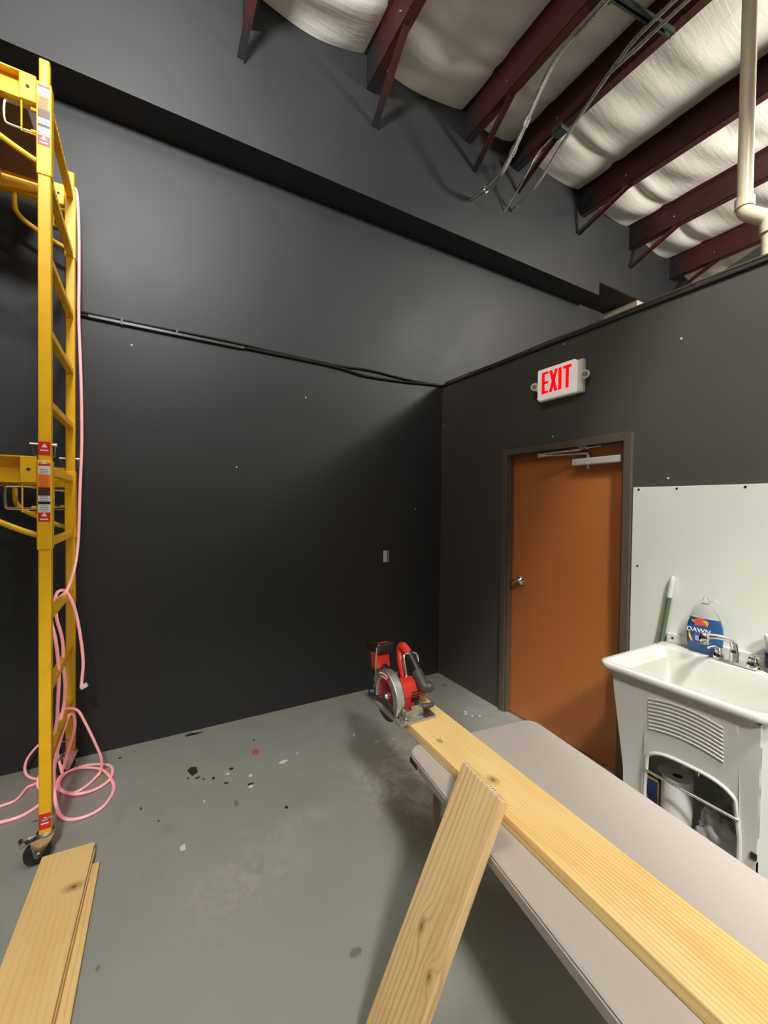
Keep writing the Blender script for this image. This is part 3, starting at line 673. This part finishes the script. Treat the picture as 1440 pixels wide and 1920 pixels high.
# leaning plank: front-left top, right direction, length direction
P1 = Vector((-1.630, -2.252, .85)); P2 = Vector((-1.652, -2.434, .849))
wd = (P2-P1); W_ = wd.length; wx = wd.normalized()
ax = (Vector((-1.895, -2.351, .3))-P1).normalized(); ax = (ax-wx*ax.dot(wx)).normalized()
nz = wx.cross(-ax).normalized()      # thickness direction candidate
if nz.x < 0: nz = -nz
Lp = (.85-.02)/-ax.z
Rm = Matrix((wx, -ax, nz)).transposed()
if Rm.determinant() < 0:
    Rm = Matrix((wx, -ax, nz)).transposed()
lo_b = nb()
lp_loops = []
for k in range(13):
    y = -Lp*k/12
    lp_loops.append([P1+wx*(W_/2)+(wx*x+(-ax)*y+nz*z) for x, z in ((-W_/2, 0), (W_/2, 0), (W_/2, .027), (-W_/2, .027))])
ctr = P1+wx*(W_/2)
Minv = Matrix.Translation(ctr) @ Rm.to_4x4()
if Rm.determinant() < 0:
    # keep a right-handed frame: flip thickness axis, build into negative z
    Minv = Matrix.Translation(ctr) @ Matrix((wx, -ax, -nz)).transposed().to_4x4()
Mi = Minv.inverted()
loft(lo_b, [[Mi @ v for v in lp_] for lp_ in lp_loops])
ln = obj('timber_plank', lo_b, WOODB, None, 'short pine plank leaning upright against the near edge of the grey table', 'plank', bevel=.003)
ln.matrix_world = Minv
b = nb(); e0 = P1+wx*(W_*.62); 
sgn = nz
for_lbl = [e0+nz*.006, e0+wx*.035+nz*.006, e0+wx*.035+nz*.022, e0+nz*.022]
vs_ = [b.verts.new(v-ax*.0008) for v in for_lbl]; b.faces.new(vs_)
r_e = bmesh.ops.extrude_face_region(b, geom=b.faces[:]); bmesh.ops.translate(b, vec=ax*.0006, verts=[v for v in r_e['geom'] if isinstance(v, bmesh.types.BMVert)])
lb = obj('price_tag', b, SWHT); lb.parent = ln; lb.matrix_parent_inverse = Minv.inverted()
b = nb()
for k in range(3):
    q = e0+wx*(.006+.009*k)+nz*.01-ax*.0009; bar(b, q, q+nz*.008, .003, .0006, up=-ax)
lb2 = obj('tag_print', b, SBLK, None); lb2.parent = ln; lb2.matrix_parent_inverse = Minv.inverted()

# plank stack on the floor at lower left
FA = -math.atan2(.065, .77)
plank('timber_plank', WOODC, (-2.777, -.918, .0395), (0, 0, math.radians(-3.2)), 1.9, .194, .019, 'topmost pine board with a knot in the stack on the floor', .002, 'boards stacked on the floor')
plank('timber_plank', WOODD, (-2.774, -.932, .02), (0, 0, math.radians(-3.2)), 1.9, .194, .019, 'middle pine board under the knotty board on the floor', .002, 'boards stacked on the floor')
plank('timber_plank', WOODD, (-2.752, -1.005, .0005), (0, 0, math.radians(-2.0)), 1.85, .194, .019, 'lowest pine board of the stack on the floor, sticking out at the right', .002, 'boards stacked on the floor')

# ------------------------------------------------------------------ circular saw (local: +x away from blade, +y to the wall, z up)
SZ = TZ+.0385
sw_ = empty('circular_saw', (-1.508, -1.675, SZ), 'red cordless circular saw resting on the far end of the long plank', 'circular saw', rot=(0, 0, math.radians(-1)), local=True)
b = nb(); outer = rrect(-.0875, .0875, -.168, .168, .008, 3)
bx(b, -.0875, -.062, -.168, .168, 0, .004); bx(b, -.036, .0875, -.168, .168, 0, .004); bx(b, -.062, -.036, -.168, -.115, 0, .004); bx(b, -.062, -.036, .105, .168, 0, .004)
bx(b, -.0875, -.084, -.168, .168, .004, .012); bx(b, .084, .0875, -.168, .168, .004, .012); bx(b, -.084, .084, -.168, -.1645, .004, .01)
shoe = obj('shoe', b, ALU, sw_, bevel=.001, seg=1)
for k in range(4):
    b = nb(); bx(b, -.03+k*.03, -.016+k*.03, -.165, -.115, .004, .0062); obj('rib', b, ALU, shoe)
def yz(poly, x0, d): return [(p_[0], p_[1]) for p_ in poly], d, Matrix(((0, 0, 1, x0), (1, 0, 0, 0), (0, 1, 0, 0), (0, 0, 0, 1)))
def arcpoly(cy, cz, ro, ri, a0, a1, n=20):
    o_ = [(cy+ro*math.cos(math.radians(a0+(a1-a0)*k/n)), cz+ro*math.sin(math.radians(a0+(a1-a0)*k/n))) for k in range(n+1)]
    i_ = [(cy+ri*math.cos(math.radians(a1-(a1-a0)*k/n)), cz+ri*math.sin(math.radians(a1-(a1-a0)*k/n))) for k in range(n+1)]
    return o_+i_
BY, BZ = .006, .048
b = nb(); prism(b, *yz(arcpoly(BY, BZ, .112, .074, -18, 205, 40), -.066, .04)); ug = obj('upper_guard', b, ALU, sw_, bevel=.004, smooth=True)
b = nb(); prism(b, *yz(arcpoly(BY, BZ, .108, .078, 60, 115, 14), -.0672, .0012)); obj('guard_badge', b, RED, ug)
b = nb(); prism(b, *yz(arcpoly(BY, BZ, .103, .096, 64, 108, 12), -.0682, .001)); obj('badge_print', b, SWHT, ug)
b = nb(); prism(b, *yz(arcpoly(BY, BZ, .088, .083, 66, 104, 12), -.0682, .001)); obj('badge_print', b, SWHT, ug)
b = nb(); disc(b, (-.028, BY, BZ), (1, 0, 0), .11, .004, 36); obj('guard_back', b, DKPLAST, sw_)
b = nb(); disc(b, (-.05, BY, BZ), (1, 0, 0), .088, .0018, 48)
for k in range(24):
    a = 2*math.pi*k/24; bar(b, (-.049, BY+.086*math.cos(a), BZ+.086*math.sin(a)), (-.049, BY+.094*math.cos(a+.07), BZ+.094*math.sin(a+.07)), .0024, .006, up=(1, 0, 0))
obj('blade', b, BLADE, sw_)
b = nb(); lathe(b, [(.019, 0), (.019, .004), (.012, .006), (.009, .013), (.004, .0135)], Matrix.Translation((-.05, BY, BZ)) @ axis_to((-1, 0, 0)), 20); obj('arbor_bolt', b, ZINC, sw_, smooth=True)
b = nb(); prism(b, *yz(arcpoly(BY, BZ, .104, .0, 195, 345, 20)[:21]+[(BY, BZ-.02)], -.058, .022)); obj('lower_guard', b, DKPLAST, sw_, bevel=.002)
b = nb(); tube(b, [(-.07, .105, .075), (-.05, .115, .07), (-.03, .12, .075)], .009, 10); disc(b, (-.07, .1, .035), (-1, .3, 0), .016, .02, 14); obj('guard_lever', b, BLKPLAST, sw_, smooth=True)
b = nb(); lathe(b, [(.03, -.03), (.05, -.025), (.052, .03), (.048, .085), (.034, .1)], Matrix.Translation((-.0, -.045, .085)) @ axis_to((1, 0, 0)), 24); mot = obj('motor_housing', b, RED, sw_, smooth=True)
for k in range(4):
    b = nb(); box(b, (.03, -.094, .055+.012*k), (.04, .008, .005)); obj('vent_slot', b, SBLK, mot)
b = nb(); box(b, (.0, -.04, .05), (.07, .1, .06)); obj('gear_case', b, RED, sw_, bevel=.012)
hp = [(.05, .03, .1), (.055, .07, .17), (.058, .085, .215), (.06, .06, .235), (.06, .01, .215), (.06, -.045, .175), (.06, -.085, .14), (.06, -.105, .115)]
hc = catmull(hp, 6); b = nb(); tube(b, hc[:32], [.024]*8+[.02]*12+[.019]*12, 14, flat=.8); obj('main_handle', b, RED, sw_, smooth=True)
b = nb(); tube(b, hc[24:38], [.021]*14, 14, flat=.85); obj('grip_overmould', b, BLKPLAST, sw_, smooth=True)
b = nb(); tube(b, catmull([(.058, -.06, .16), (.06, -.09, .135), (.062, -.11, .118), (.074, -.12, .112), (.095, -.125, .122)], 5), [.024]*6+[.027]*8+[.023]*5+[.02, .014], 14); obj('front_knob', b, DKPLAST, sw_, smooth=True)
b = nb(); tube(b, catmull([(.03, -.02, .13), (.03, -.0, .2), (.034, .005, .216), (.05, -.005, .222), (.078, -.005, .222), (.09, -.01, .212), (.09, -.025, .185)], 5), .0045, 8); obj('hang_hook', b, ZINC, sw_, smooth=True)
b = nb(); tube(b, catmull([(.04, .06, .1), (.0, .1, .1), (-.0, .14, .12)], 4), .026, 12); obj('rear_neck', b, BLKPLAST, sw_, smooth=True)
b = nb(); box(b, (-.005, .16, .155), (.075, .06, .09), Matrix.Rotation(math.radians(-14), 3, 'X')); bt = obj('battery_foot', b, RED, sw_, bevel=.01)
b = nb(); box(b, (-.002, .175, .205), (.085, .135, .045), Matrix.Rotation(math.radians(-14), 3, 'X')); bat = obj('battery_pack', b, BLKPLAST, sw_, bevel=.01)
b = nb(); box(b, (-.002, .14, .2375), (.05, .04, .0012), Matrix.Rotation(math.radians(-14), 3, 'X')); obj('battery_badge', b, RED, bat)
b = nb(); box(b, (-.002, .135, .2388), (.03, .012, .001), Matrix.Rotation(math.radians(-14), 3, 'X')); obj('badge_print', b, SWHT, bat)
b = nb(); tube(b, [(-.05, .11, .23), (-.05, .12, .15), (-.05, .115, .1)], .0045, 8); obj('rafter_hook', b, ZINC, sw_, smooth=True)
b = nb(); bx(b, -.01, .05, -.128, -.118, .004, .05); bx(b, .02, .05, -.128, -.08, .004, .012); obj('bevel_bracket', b, ALU, sw_, bevel=.002)
b = nb(); tube(b, [(.04, -.135, .045), (.055, -.145, .046), (.085, -.15, .05)], [.011, .012, .009], 12); obj('bevel_lever', b, DKPLAST, sw_, smooth=True)
b = nb(); box(b, (-.03, -.125, .022), (.03, .03, .035)); obj('depth_bracket', b, ALU, sw_, bevel=.003)

# ------------------------------------------------------------------ utility sink
sk = empty('utility_sink', (-.31, -2.345, 0), 'white plastic laundry sink on moulded legs beside the door', 'sink')
RZ = .915; SX0, SX1, SY0, SY1 = -.62, -.0075, -2.665, -2.03
b = nb()
def RL(i, z, r, x1=None, jx=0): return [(x, y, z) for x, y in rrect(SX0+i+jx, (SX1-i if x1 is None else x1), SY0+i, SY1-i, r)]
loops = [RL(.036, RZ-.075, .045), RL(.028, RZ-.03, .045), RL(.004, RZ-.029, .05), RL(0, RZ-.024, .05), RL(0, RZ-.005, .05), RL(.004, RZ, .048),
         RL(.028, RZ, .045, SX1-.125), RL(.034, RZ-.006, .045, SX1-.131), RL(.04, RZ-.08, .045, SX1-.135, .0), RL(.046, RZ-.085, .045, SX1-.137), RL(.075, RZ-.30, .06, SX1-.15), RL(.1, RZ-.325, .06, SX1-.17)]
loft(b, loops, cap0=False, cap1=True); bas = obj('basin', b, TUB, sk, smooth=True, ang=50)
b = nb(); disc(b, (-.36, -2.35, RZ-.324), (0, 0, 1), .035, .004, 24); obj('drain', b, CHROME, bas)
b = nb(); bx(b, -.03, -.0075, SY0+.012, SY1-.012, RZ-.002, RZ+.05); obj('back_lip', b, TUB, sk, bevel=.006)
b = nb(); disc(b, (-.03, -2.075, RZ+.026), (-1, 0, 0), .006, .002, 10); obj('screw', b, SBLK, sk)
b = nb(); disc(b, (-.05, -2.045, RZ), (0, 0, 1), .006, .001, 10); disc(b, (-.12, -2.042, RZ), (0, 0, 1), .006, .001, 10); obj('screw', b, LENSG, sk)
# front apron with arched opening
def ty(y, z):                       # taper toward the floor
    t = max(0, min(1, (.85-z)/.45)); c = -2.345
    return c+(y-c)*(1-.16*t) if y > c else c+(y-c)*(1-.05*t)
def fx(z):
    t = max(0, min(1, (.85-z)/.4)); return -.585+.035*t
ya, yb_ = -2.085, -2.625
def arch(y):
    yl, yr = -2.222, -2.562
    if y > yl or y < yr: return 0.0
    u = (y-(yl+yr)/2)/((yl-yr)/2)
    return .50+.085*math.sqrt(max(0, 1-abs(u)**3.2))
b = nb(); cols = []
ys_ = [ya+(-2.2225-ya)*k/5 for k in range(6)]+[-2.2221-(.3398)*k/28 for k in range(29)]+[-2.5625+(yb_+2.5625)*k/5 for k in range(6)]
def pt(y, z, off=0): 
    tt = max(0, min(1, (.85-z)/.45))
    wl = max(0, (y+2.222)/(ya+2.222)); wr = max(0, (-2.562-y)/(-2.562-yb_))
    yy = y+(ty(ya, z)-ya)*wl+(ty(yb_, z)-yb_)*wr
    return (fx(z)+off, yy, z)
for y in ys_:
    z0 = arch(y); zs = [z0+(.87-z0)*k/10 for k in range(11)]
    cols.append(([b.verts.new(pt(y, z)) for z in zs], [b.verts.new(pt(y, z, .02)) for z in zs]))
for (a, a2), (c, c2) in zip(cols, cols[1:]):
    for k in range(10):
        b.faces.new((a[k], c[k], c[k+1], a[k+1])); b.faces.new((a2[k], a2[k+1], c2[k+1], c2[k]))
    b.faces.new((a[0], a2[0], c2[0], c[0])); b.faces.new((a[10], c[10], c2[10], a2[10]))
for (a, a2) in (cols[0], cols[-1]):
    for k in range(10): b.faces.new((a[k], a[k+1], a2[k+1], a2[k]))
ap = obj('apron', b, TUB, sk, smooth=True, ang=50)
# raised bead round the arch
b = nb(); bp = [(fx(arch(y) if arch(y) > .1 else .3)-.001, y, max(.3, arch(y)+.006)) for y in ys_[6:35]]
bp = [(fx(.2)-.001, -2.222, .05)]+[(fx(.4)-.001, -2.222, .4)]+bp[1:-1]+[(fx(.4)-.001, -2.562, .4), (fx(.2)-.001, -2.562, .05)]
tube(b, bp, .008, 8); obj('arch_bead', b, TUB, ap, smooth=True)
# louvres
for k in range(9):
    b = nb(); pts = []
    for j in range(15):
        y = -2.245-.27*j/14; u = (j/14-.5)*2
        z = .815-k*.0165-.02*u*u+.012
        pts.append((fx(z)-.002, y, z))
    tube(b, pts, .0042, 6); obj('louvre', b, TUB, ap, smooth=True)
# side walls / legs
for y0, s in ((ya, -1), (yb_, 1)):
    b = nb(); n_ = 12; A = []
    for k in range(n_+1):
        z = .87*k/n_; yy = ty(y0, z)
        A.append([b.verts.new((fx(z)+.001, yy, z)), b.verts.new((-.06, yy, z)), b.verts.new((-.06, yy+s*.018, z)), b.verts.new((fx(z)+.001, yy+s*.018, z))])
    for p_, q_ in zip(A, A[1:]):
        for k in range(4): b.faces.new((p_[k], p_[(k+1) % 4], q_[(k+1) % 4], q_[k]))
    b.faces.new(A[0][::-1]); b.faces.new(A[-1])
    obj('leg_panel', b, TUB, sk, smooth=True, ang=40)
b = nb(); bx(b, -.545, -.06, -2.61, -2.15, .15, .165); obj('lower_shelf', b, TUB, sk)
b = nb(); tube(b, [(-.562, -2.222, .482), (-.562, -2.562, .478)], .006, 10); obj('towel_bar', b, CHROME, sk, smooth=True)
b = nb(); bx(b, -.558, -.552, -2.615, -2.597, .362, .384); obj('slot', b, DARKHOLE, sk)
b = nb(); bx(b, -.558, -.552, -2.62, -2.585, .27, .315); lsl = obj('slot', b, DARKHOLE, sk)
b = nb(); disc(b, (-.551, -2.605, .285), (-1, 0, 0), .017, .014, 14); obj('foot_bolt', b, TUB, sk, smooth=True)
for z_ in (.62, .44):
    b = nb(); disc(b, (-.53, ty(ya, z_)-.001, z_), (0, 1, 0), .01, .006, 10); obj('side_button', b, TUB, sk)
b = nb(); tube(b, catmull([(-.36, -2.35, .59), (-.36, -2.35, .5), (-.34, -2.34, .45), (-.3, -2.33, .46), (-.28, -2.32, .5), (-.2, -2.3, .52), (-.05, -2.3, .52)], 5), .02, 14); obj('drain_trap', b, CHROME, sk, smooth=True)

# faucet
fc = empty('faucet', (-.109, -2.37, RZ), 'chrome two-handle faucet on the back ledge of the sink', 'faucet')
b = nb(); loft(b, [[(x, y, z) for x, y in rrect(-.13+i, -.088-i, -2.468+i, -2.272-i, .02-i)] for i, z in ((0, RZ), (0, RZ+.008), (.006, RZ+.016))]); obj('base_plate', b, CHROME, fc, smooth=True)
b = nb(); tube(b, catmull([(-.109, -2.372, RZ+.01), (-.109, -2.372, RZ+.06), (-.114, -2.37, RZ+.095), (-.14, -2.355, RZ+.118), (-.185, -2.325, RZ+.128), (-.215, -2.302, RZ+.126)], 6), [.017]*7+[.014]*7+[.012]*17, 14); obj('spout', b, CHROME, fc, smooth=True)
b = nb(); lathe(b, [(.012, .02), (.019, .012), (.021, -.006), (.018, -.022), (.013, -.024)], Matrix.Translation((-.222, -2.297, RZ+.122)), 20); obj('aerator', b, CHROME, fc, smooth=True)
b = nb(); disc(b, (-.222, -2.297, RZ+.096), (0, 0, 1), .024, .004, 20); obj('aerator_ring', b, CHROME, fc)
for yy, tip in ((-2.312, (-.165, -2.292, RZ+.062)), (-2.44, (-.15, -2.478, RZ+.062))):
    b = nb(); lathe(b, [(.022, .012), (.023, .024), (.016, .038), (.018, .05), (.014, .058), (.004, .061)], Matrix.Translation((-.109, yy, RZ)), 20); h_ = obj('handle', b, CHROME, fc, smooth=True)
    b = nb(); tube(b, catmull([(-.109, yy, RZ+.05), ((-.109+tip[0])/2, (yy+tip[1])/2, RZ+.066), tip], 5), [.008]*6+[.006]*5, 10); obj('lever', b, CHROME, h_, smooth=True)

# soap bottle
sbz = RZ+.001
bo = empty('soap_bottle', (-.0595, -2.233, sbz), 'blue dish soap bottle with orange mark standing behind the faucet', 'bottle', rot=(0, 0, math.radians(5)), local=True)
SXH, SYH = .033, .079
def bsec(hw, hd, z): return [(hd*math.cos(a)*(abs(math.cos(a))**-.25 if abs(math.cos(a)) > .05 else 1), hw*math.sin(a)*(abs(math.sin(a))**-.25 if abs(math.sin(a)) > .05 else 1), z) for a in [2*math.pi*k/32 for k in range(32)]]
prof = [(.060, .018, 0), (.068, .021, .006), (.074, .023, .05), (.076, .024, .1), (.072, .023, .14), (.062, .021, .175)]
b = nb(); loft(b, [bsec(a_, d_, z_) for a_, d_, z_ in prof]); liq = obj('soap_body', b, BLUE, bo, smooth=True, ang=60)
prof2 = [(.062, .021, .1755), (.05, .02, .2), (.036, .019, .22), (.024, .017, .238), (.018, .016, .246)]
b = nb(); loft(b, [bsec(a_, d_, z_) for a_, d_, z_ in prof2]); obj('clear_shoulder', b, CLEAR, bo, smooth=True, ang=60)
b = nb(); lathe(b, [(.017, .246), (.017, .262), (.013, .266), (.009, .276), (.006, .282)], None, 18); cap = obj('cap', b, CLEAR, bo, smooth=True)
b = nb(); tube(b, catmull([(0, -.012, .26), (0, -.035, .268), (0, -.05, .258), (0, -.06, .25)], 4), .007, 10); obj('open_lid', b, CLEAR, bo, smooth=True)
def text_mesh(s, size, ext):
    cu = bpy.data.curves.new('text', 'FONT'); cu.body = s; cu.size = size; cu.extrude = ext; cu.align_x = 'CENTER'; cu.align_y = 'CENTER'
    t_ = bpy.data.objects.new('text', cu); C.objects.link(t_)
    bpy.context.view_layer.update()
    me = bpy.data.meshes.new_from_object(t_.evaluated_get(bpy.context.evaluated_depsgraph_get()))
    bpy.data.objects.remove(t_); return me
# local frame of the front of the bottle: faces -x; text right = -y
def front(x, y, z): return Matrix(((0, 0, -1, x), (-1, 0, 0, y), (0, 1, 0, z), (0, 0, 0, 1)))
FXB = -.0258
me = text_mesh('DAWN', .031, .0016); me.materials.append(WPRINT); to = bpy.data.objects.new('brand_lettering', me); C.objects.link(to); to.parent = liq; to.matrix_local = front(FXB+.001, .018, .112)
b = nb(); prism(b, [(.052*math.cos(a)*.6, .026*math.sin(a)) for a in [2*math.pi*k/20 for k in range(20)]], .001, front(FXB+.0012, .008, .152) @ Matrix.Rotation(.2, 4, 'X')); obj('orange_mark', b, ORPRINT, liq)
b = nb(); prism(b, [(-.03, .004), (-.012, -.012), (-.01, .012)], .0012, front(FXB+.001, .02, .155) @ Matrix.Rotation(.2, 4, 'X')); prism(b, [(.0, .01), (.016, .004), (.02, -.012), (.03, .006), (.02, .018)], .0012, front(FXB+.001, .006, .15) @ Matrix.Rotation(.2, 4, 'X')); obj('yellow_mark', b, YPRINT, liq)
b = nb(); prism(b, rrect(-.024, .024, -.012, .012, .003, 2), .0012, front(FXB+.001, .008, .074)); obj('pale_label', b, LBPRINT, liq)
b = nb(); prism(b, [(-.006, .03), (.004, .0), (.012, -.022), (.004, -.02), (-.006, .0)], .001, front(FXB+.006, .055, .075)); obj('leaf_mark', b, YPRINT, liq)

# jar at the right edge
jr = empty('soap_jar', (-.069, -2.505, RZ), 'clear jar with white lid and dark label at the right edge of the sink', 'jar')
JM = Matrix.Translation((-.069, -2.505, RZ)) @ Matrix.Diagonal((.8, .8, 1, 1))
b = nb(); lathe(b, [(.040, 0), (.044, .006), (.044, .13), (.04, .14)], JM, 28); obj('glass', b, CLEAR, jr, smooth=True)
b = nb(); lathe(b, [(.046, .02), (.0465, .022), (.0465, .088), (.046, .09)], JM, 28); obj('label_band', b, NAVY, jr, smooth=True)
b = nb(); lathe(b, [(.042, .138), (.049, .14), (.05, .158), (.046, .163)], JM, 28); obj('lid', b, WHITE, jr, smooth=True)

# pole with pale grip
pl = empty('broom_pole', (-.1, -1.93, 0), 'dark green pole with pale grip leaning on the white panel beside the sink', 'pole')
a0, a1 = Vector((-.075, -1.915, 0)), Vector((-.024, -2.052, 1.16)); a2 = a1+(a1-a0).normalized()*.1
b = nb(); tube(b, [a0, a1], .0115, 14); obj('shaft', b, GREEN, pl, smooth=True)
b = nb(); tube(b, [a1-(a1-a0).normalized()*.005, a1+(a1-a0).normalized()*.08, a2, a2+(a1-a0).normalized()*.01], [.0135, .0135, .012, .007], 14); obj('grip', b, PALEGRIP, pl, smooth=True)

# things under the sink
SH = .1655
pt_ = empty('paper_towel_roll', (-.42, -2.292, SH), 'upright white paper towel roll under the sink behind the chrome bar', 'paper towel')
b = nb(); M_ = Matrix.Translation((-.42, -2.292, SH)); rings = [(.021, 0), (.058, 0), (.058, .28), (.021, .28)]
lathe(b, [(.058, 0), (.0585, .14), (.058, .28), (.021, .281), (.021, .27), (.019, .27)], M_, 32); obj('roll', b, PAPER, pt_, smooth=True, ang=50)
b = nb(); lathe(b, [(.0205, .262), (.0205, .2765)], M_, 20); obj('core', b, CARD, pt_)
b = nb(); lathe(b, [(.0605, .1), (.0608, .18), (.0605, .262)], M_, 32); bmesh.ops.delete(b, geom=[v for v in b.verts if v.co.x > -.43 or v.co.y < -2.3], context='VERTS'); obj('loose_sheet', b, PAPER, pt_, smooth=True)
def blob(name, c, r, m, par, n=3, amp=.12, seed=0, fr=4.):
    from mathutils import noise as mn
    b = nb(); bmesh.ops.create_icosphere(b, subdivisions=n, radius=1)
    for v in b.verts:
        d = 1+amp*mn.noise(v.co*fr*.5+Vector((seed, 0, 0)))*1.6+amp*.6*abs(mn.noise(v.co*fr+Vector((0, seed, 0))))
        v.co = Vector((c[0]+v.co.x*r[0]*d, c[1]+v.co.y*r[1]*d, max(SH, c[2]+v.co.z*r[2]*d)))
    return obj(name, b, m, par, smooth=True, ang=180)
e = empty('plastic_bag', (-.44, -2.47, SH), 'crumpled clear grey plastic bag under the sink right of the paper roll', 'bag')
blob('bag_body', (-.43, -2.46, SH+.09), (.07, .085, .1), BAGM, e, 4, .25, 3, 5)
blob('bag_top', (-.43, -2.43, SH+.19), (.035, .035, .045), BAGM, e, 3, .4, 8, 6)
e = empty('spray_can', (-.3, -2.45, SH), 'pale grey can behind the plastic bag under the sink', 'can')
b = nb(); lathe(b, [(.034, 0), (.036, .004), (.036, .18), (.03, .2), (.012, .205), (.012, .225)], Matrix.Translation((-.28, -2.41, SH)), 24); obj('can_body', b, CANM, e, smooth=True)
e = empty('spray_can', (-.3, -2.53, SH), 'pale tub shaped can at the right leg under the sink', 'can')
b = nb(); lathe(b, [(.04, 0), (.042, .004), (.042, .15), (.044, .152), (.044, .165), (.04, .17)], Matrix.Translation((-.30, -2.535, SH)), 24); obj('can_body', b, CANM, e, smooth=True)
e = empty('cleaning_packet', (-.43, -2.2, SH), 'yellow and blue packet under the sink left of the paper roll', 'packet')
b = nb(); box(b, (-.44, -2.197, SH+.11), (.03, .06, .22)); obj('packet_body', b, PKY, e, bevel=.01)
b = nb(); prism(b, [(-.032, .222), (.032, .222), (.032, .02), (.012, .06)], .002, Matrix.Translation((-.4575, -2.197, SH)) @ Matrix(((0, 0, 1, 0), (-1, 0, 0, 0), (0, 1, 0, 0), (0, 0, 0, 1)))); obj('packet_print', b, PKB, e)
e = empty('spray_bottle', (-.3, -2.2, SH), 'dark blue spray bottle at the back left under the sink', 'bottle')
b = nb(); lathe(b, [(.036, 0), (.038, .006), (.038, .15), (.016, .2), (.014, .225)], Matrix.Translation((-.33, -2.2, SH)), 24); obj('bottle_body', b, NAVY, e, smooth=True)
b = nb(); box(b, (-.345, -2.2, SH+.245), (.07, .024, .035)); obj('trigger_head', b, WHITE, e, bevel=.006)

# ------------------------------------------------------------------ floor debris
def chip(name, x, y, r, m, label, cat, grp=None, h=.003, seed=0):
    rn = random.Random(seed); b = nb(); n_ = 7
    poly = [(x+r[0]*math.cos(2*math.pi*k/n_)*(.6+.6*rn.random()), y+r[1]*math.sin(2*math.pi*k/n_)*(.6+.6*rn.random())) for k in range(n_)]
    prism(b, poly, h, Matrix.Translation((0, 0, .0002))); return obj(name, b, m, None, label, cat, grp)
DCH = plain('dark_paint_flake', srgb(44, 46, 42), .5, 0, .15); WCH = plain('white_paint_flake', srgb(222, 222, 214), .5, 0, .05)
chip('paint_flake', -2.228, -.491, (.035, .055), DCH, 'largest dark paint flake out on the grey floor', 'paint flake', None, .002, 1)
chip('paint_flake', -2.19, -.05, (.055, .022), DCH, 'dark paint flake at the foot of the black wall', 'paint flake', None, .002, 2)
G = 'small dark flakes scattered on the floor'; LBL = 'small dark paint crumb scattered near the largest flake'
for i, (x, y) in enumerate([(-2.18, -.6), (-2.13, -.62), (-2.21, -.57), (-2.26, -.55), (-1.83, -.33), (-1.947, -.776), (-2.42, -.84), (-1.82, -1.06), (-2.07, -.7), (-2.5, -.7), (-2.62, -.13), (-2.02, -.58)]):
    chip('paint_crumb', x, y, (.006+.005*(i % 3), .008+.005*(i % 2)), DCH, LBL, 'paint flake', G, .002, 10+i)
chip('paint_flake', -1.719, -.66, (.03, .016), WCH, 'white pointed flake on the floor in the middle', 'paint flake', None, .002, 30)
chip('paper_scrap', -2.324, -1.082, (.018, .026), WCH, 'white paper scrap on the floor nearest the planks', 'scrap', None, .002, 31)
chip('paint_flake', -1.87, -.62, (.03, .012), plain('grey_flake', srgb(150, 152, 146), .5, 0, .05), 'long pale grey sliver on the floor beside the red ring', 'paint flake', None, .002, 33)
for i, (x, y) in enumerate([(-1.62, -.62), (-1.93, -.7), (-1.1, -.75), (-.98, -.78), (-2.05, -.62), (-1.95, -.8), (-.72, -.72), (-.68, -.74), (-.3, -.75), (-.27, -.79), (-.22, -.82), (-.28, -.72), (-2.2, -.8), (-1.2, -.6)]):
    chip('paint_crumb', x, y, (.007+.005*(i % 3), .008+.004*(i % 2)), WCH, 'tiny white crumb lying on the grey floor', 'paint flake', 'tiny white crumbs on the floor', .003, 50+i)
b = nb(); tube(b, [(-1.851+.016*math.cos(a), -.479+.02*math.sin(a), .005) for a in [2*math.pi*k/16 for k in range(17)]], .004, 6); obj('plastic_ring', b, SRED, None, 'small red ring lying on the floor', 'ring', smooth=True)
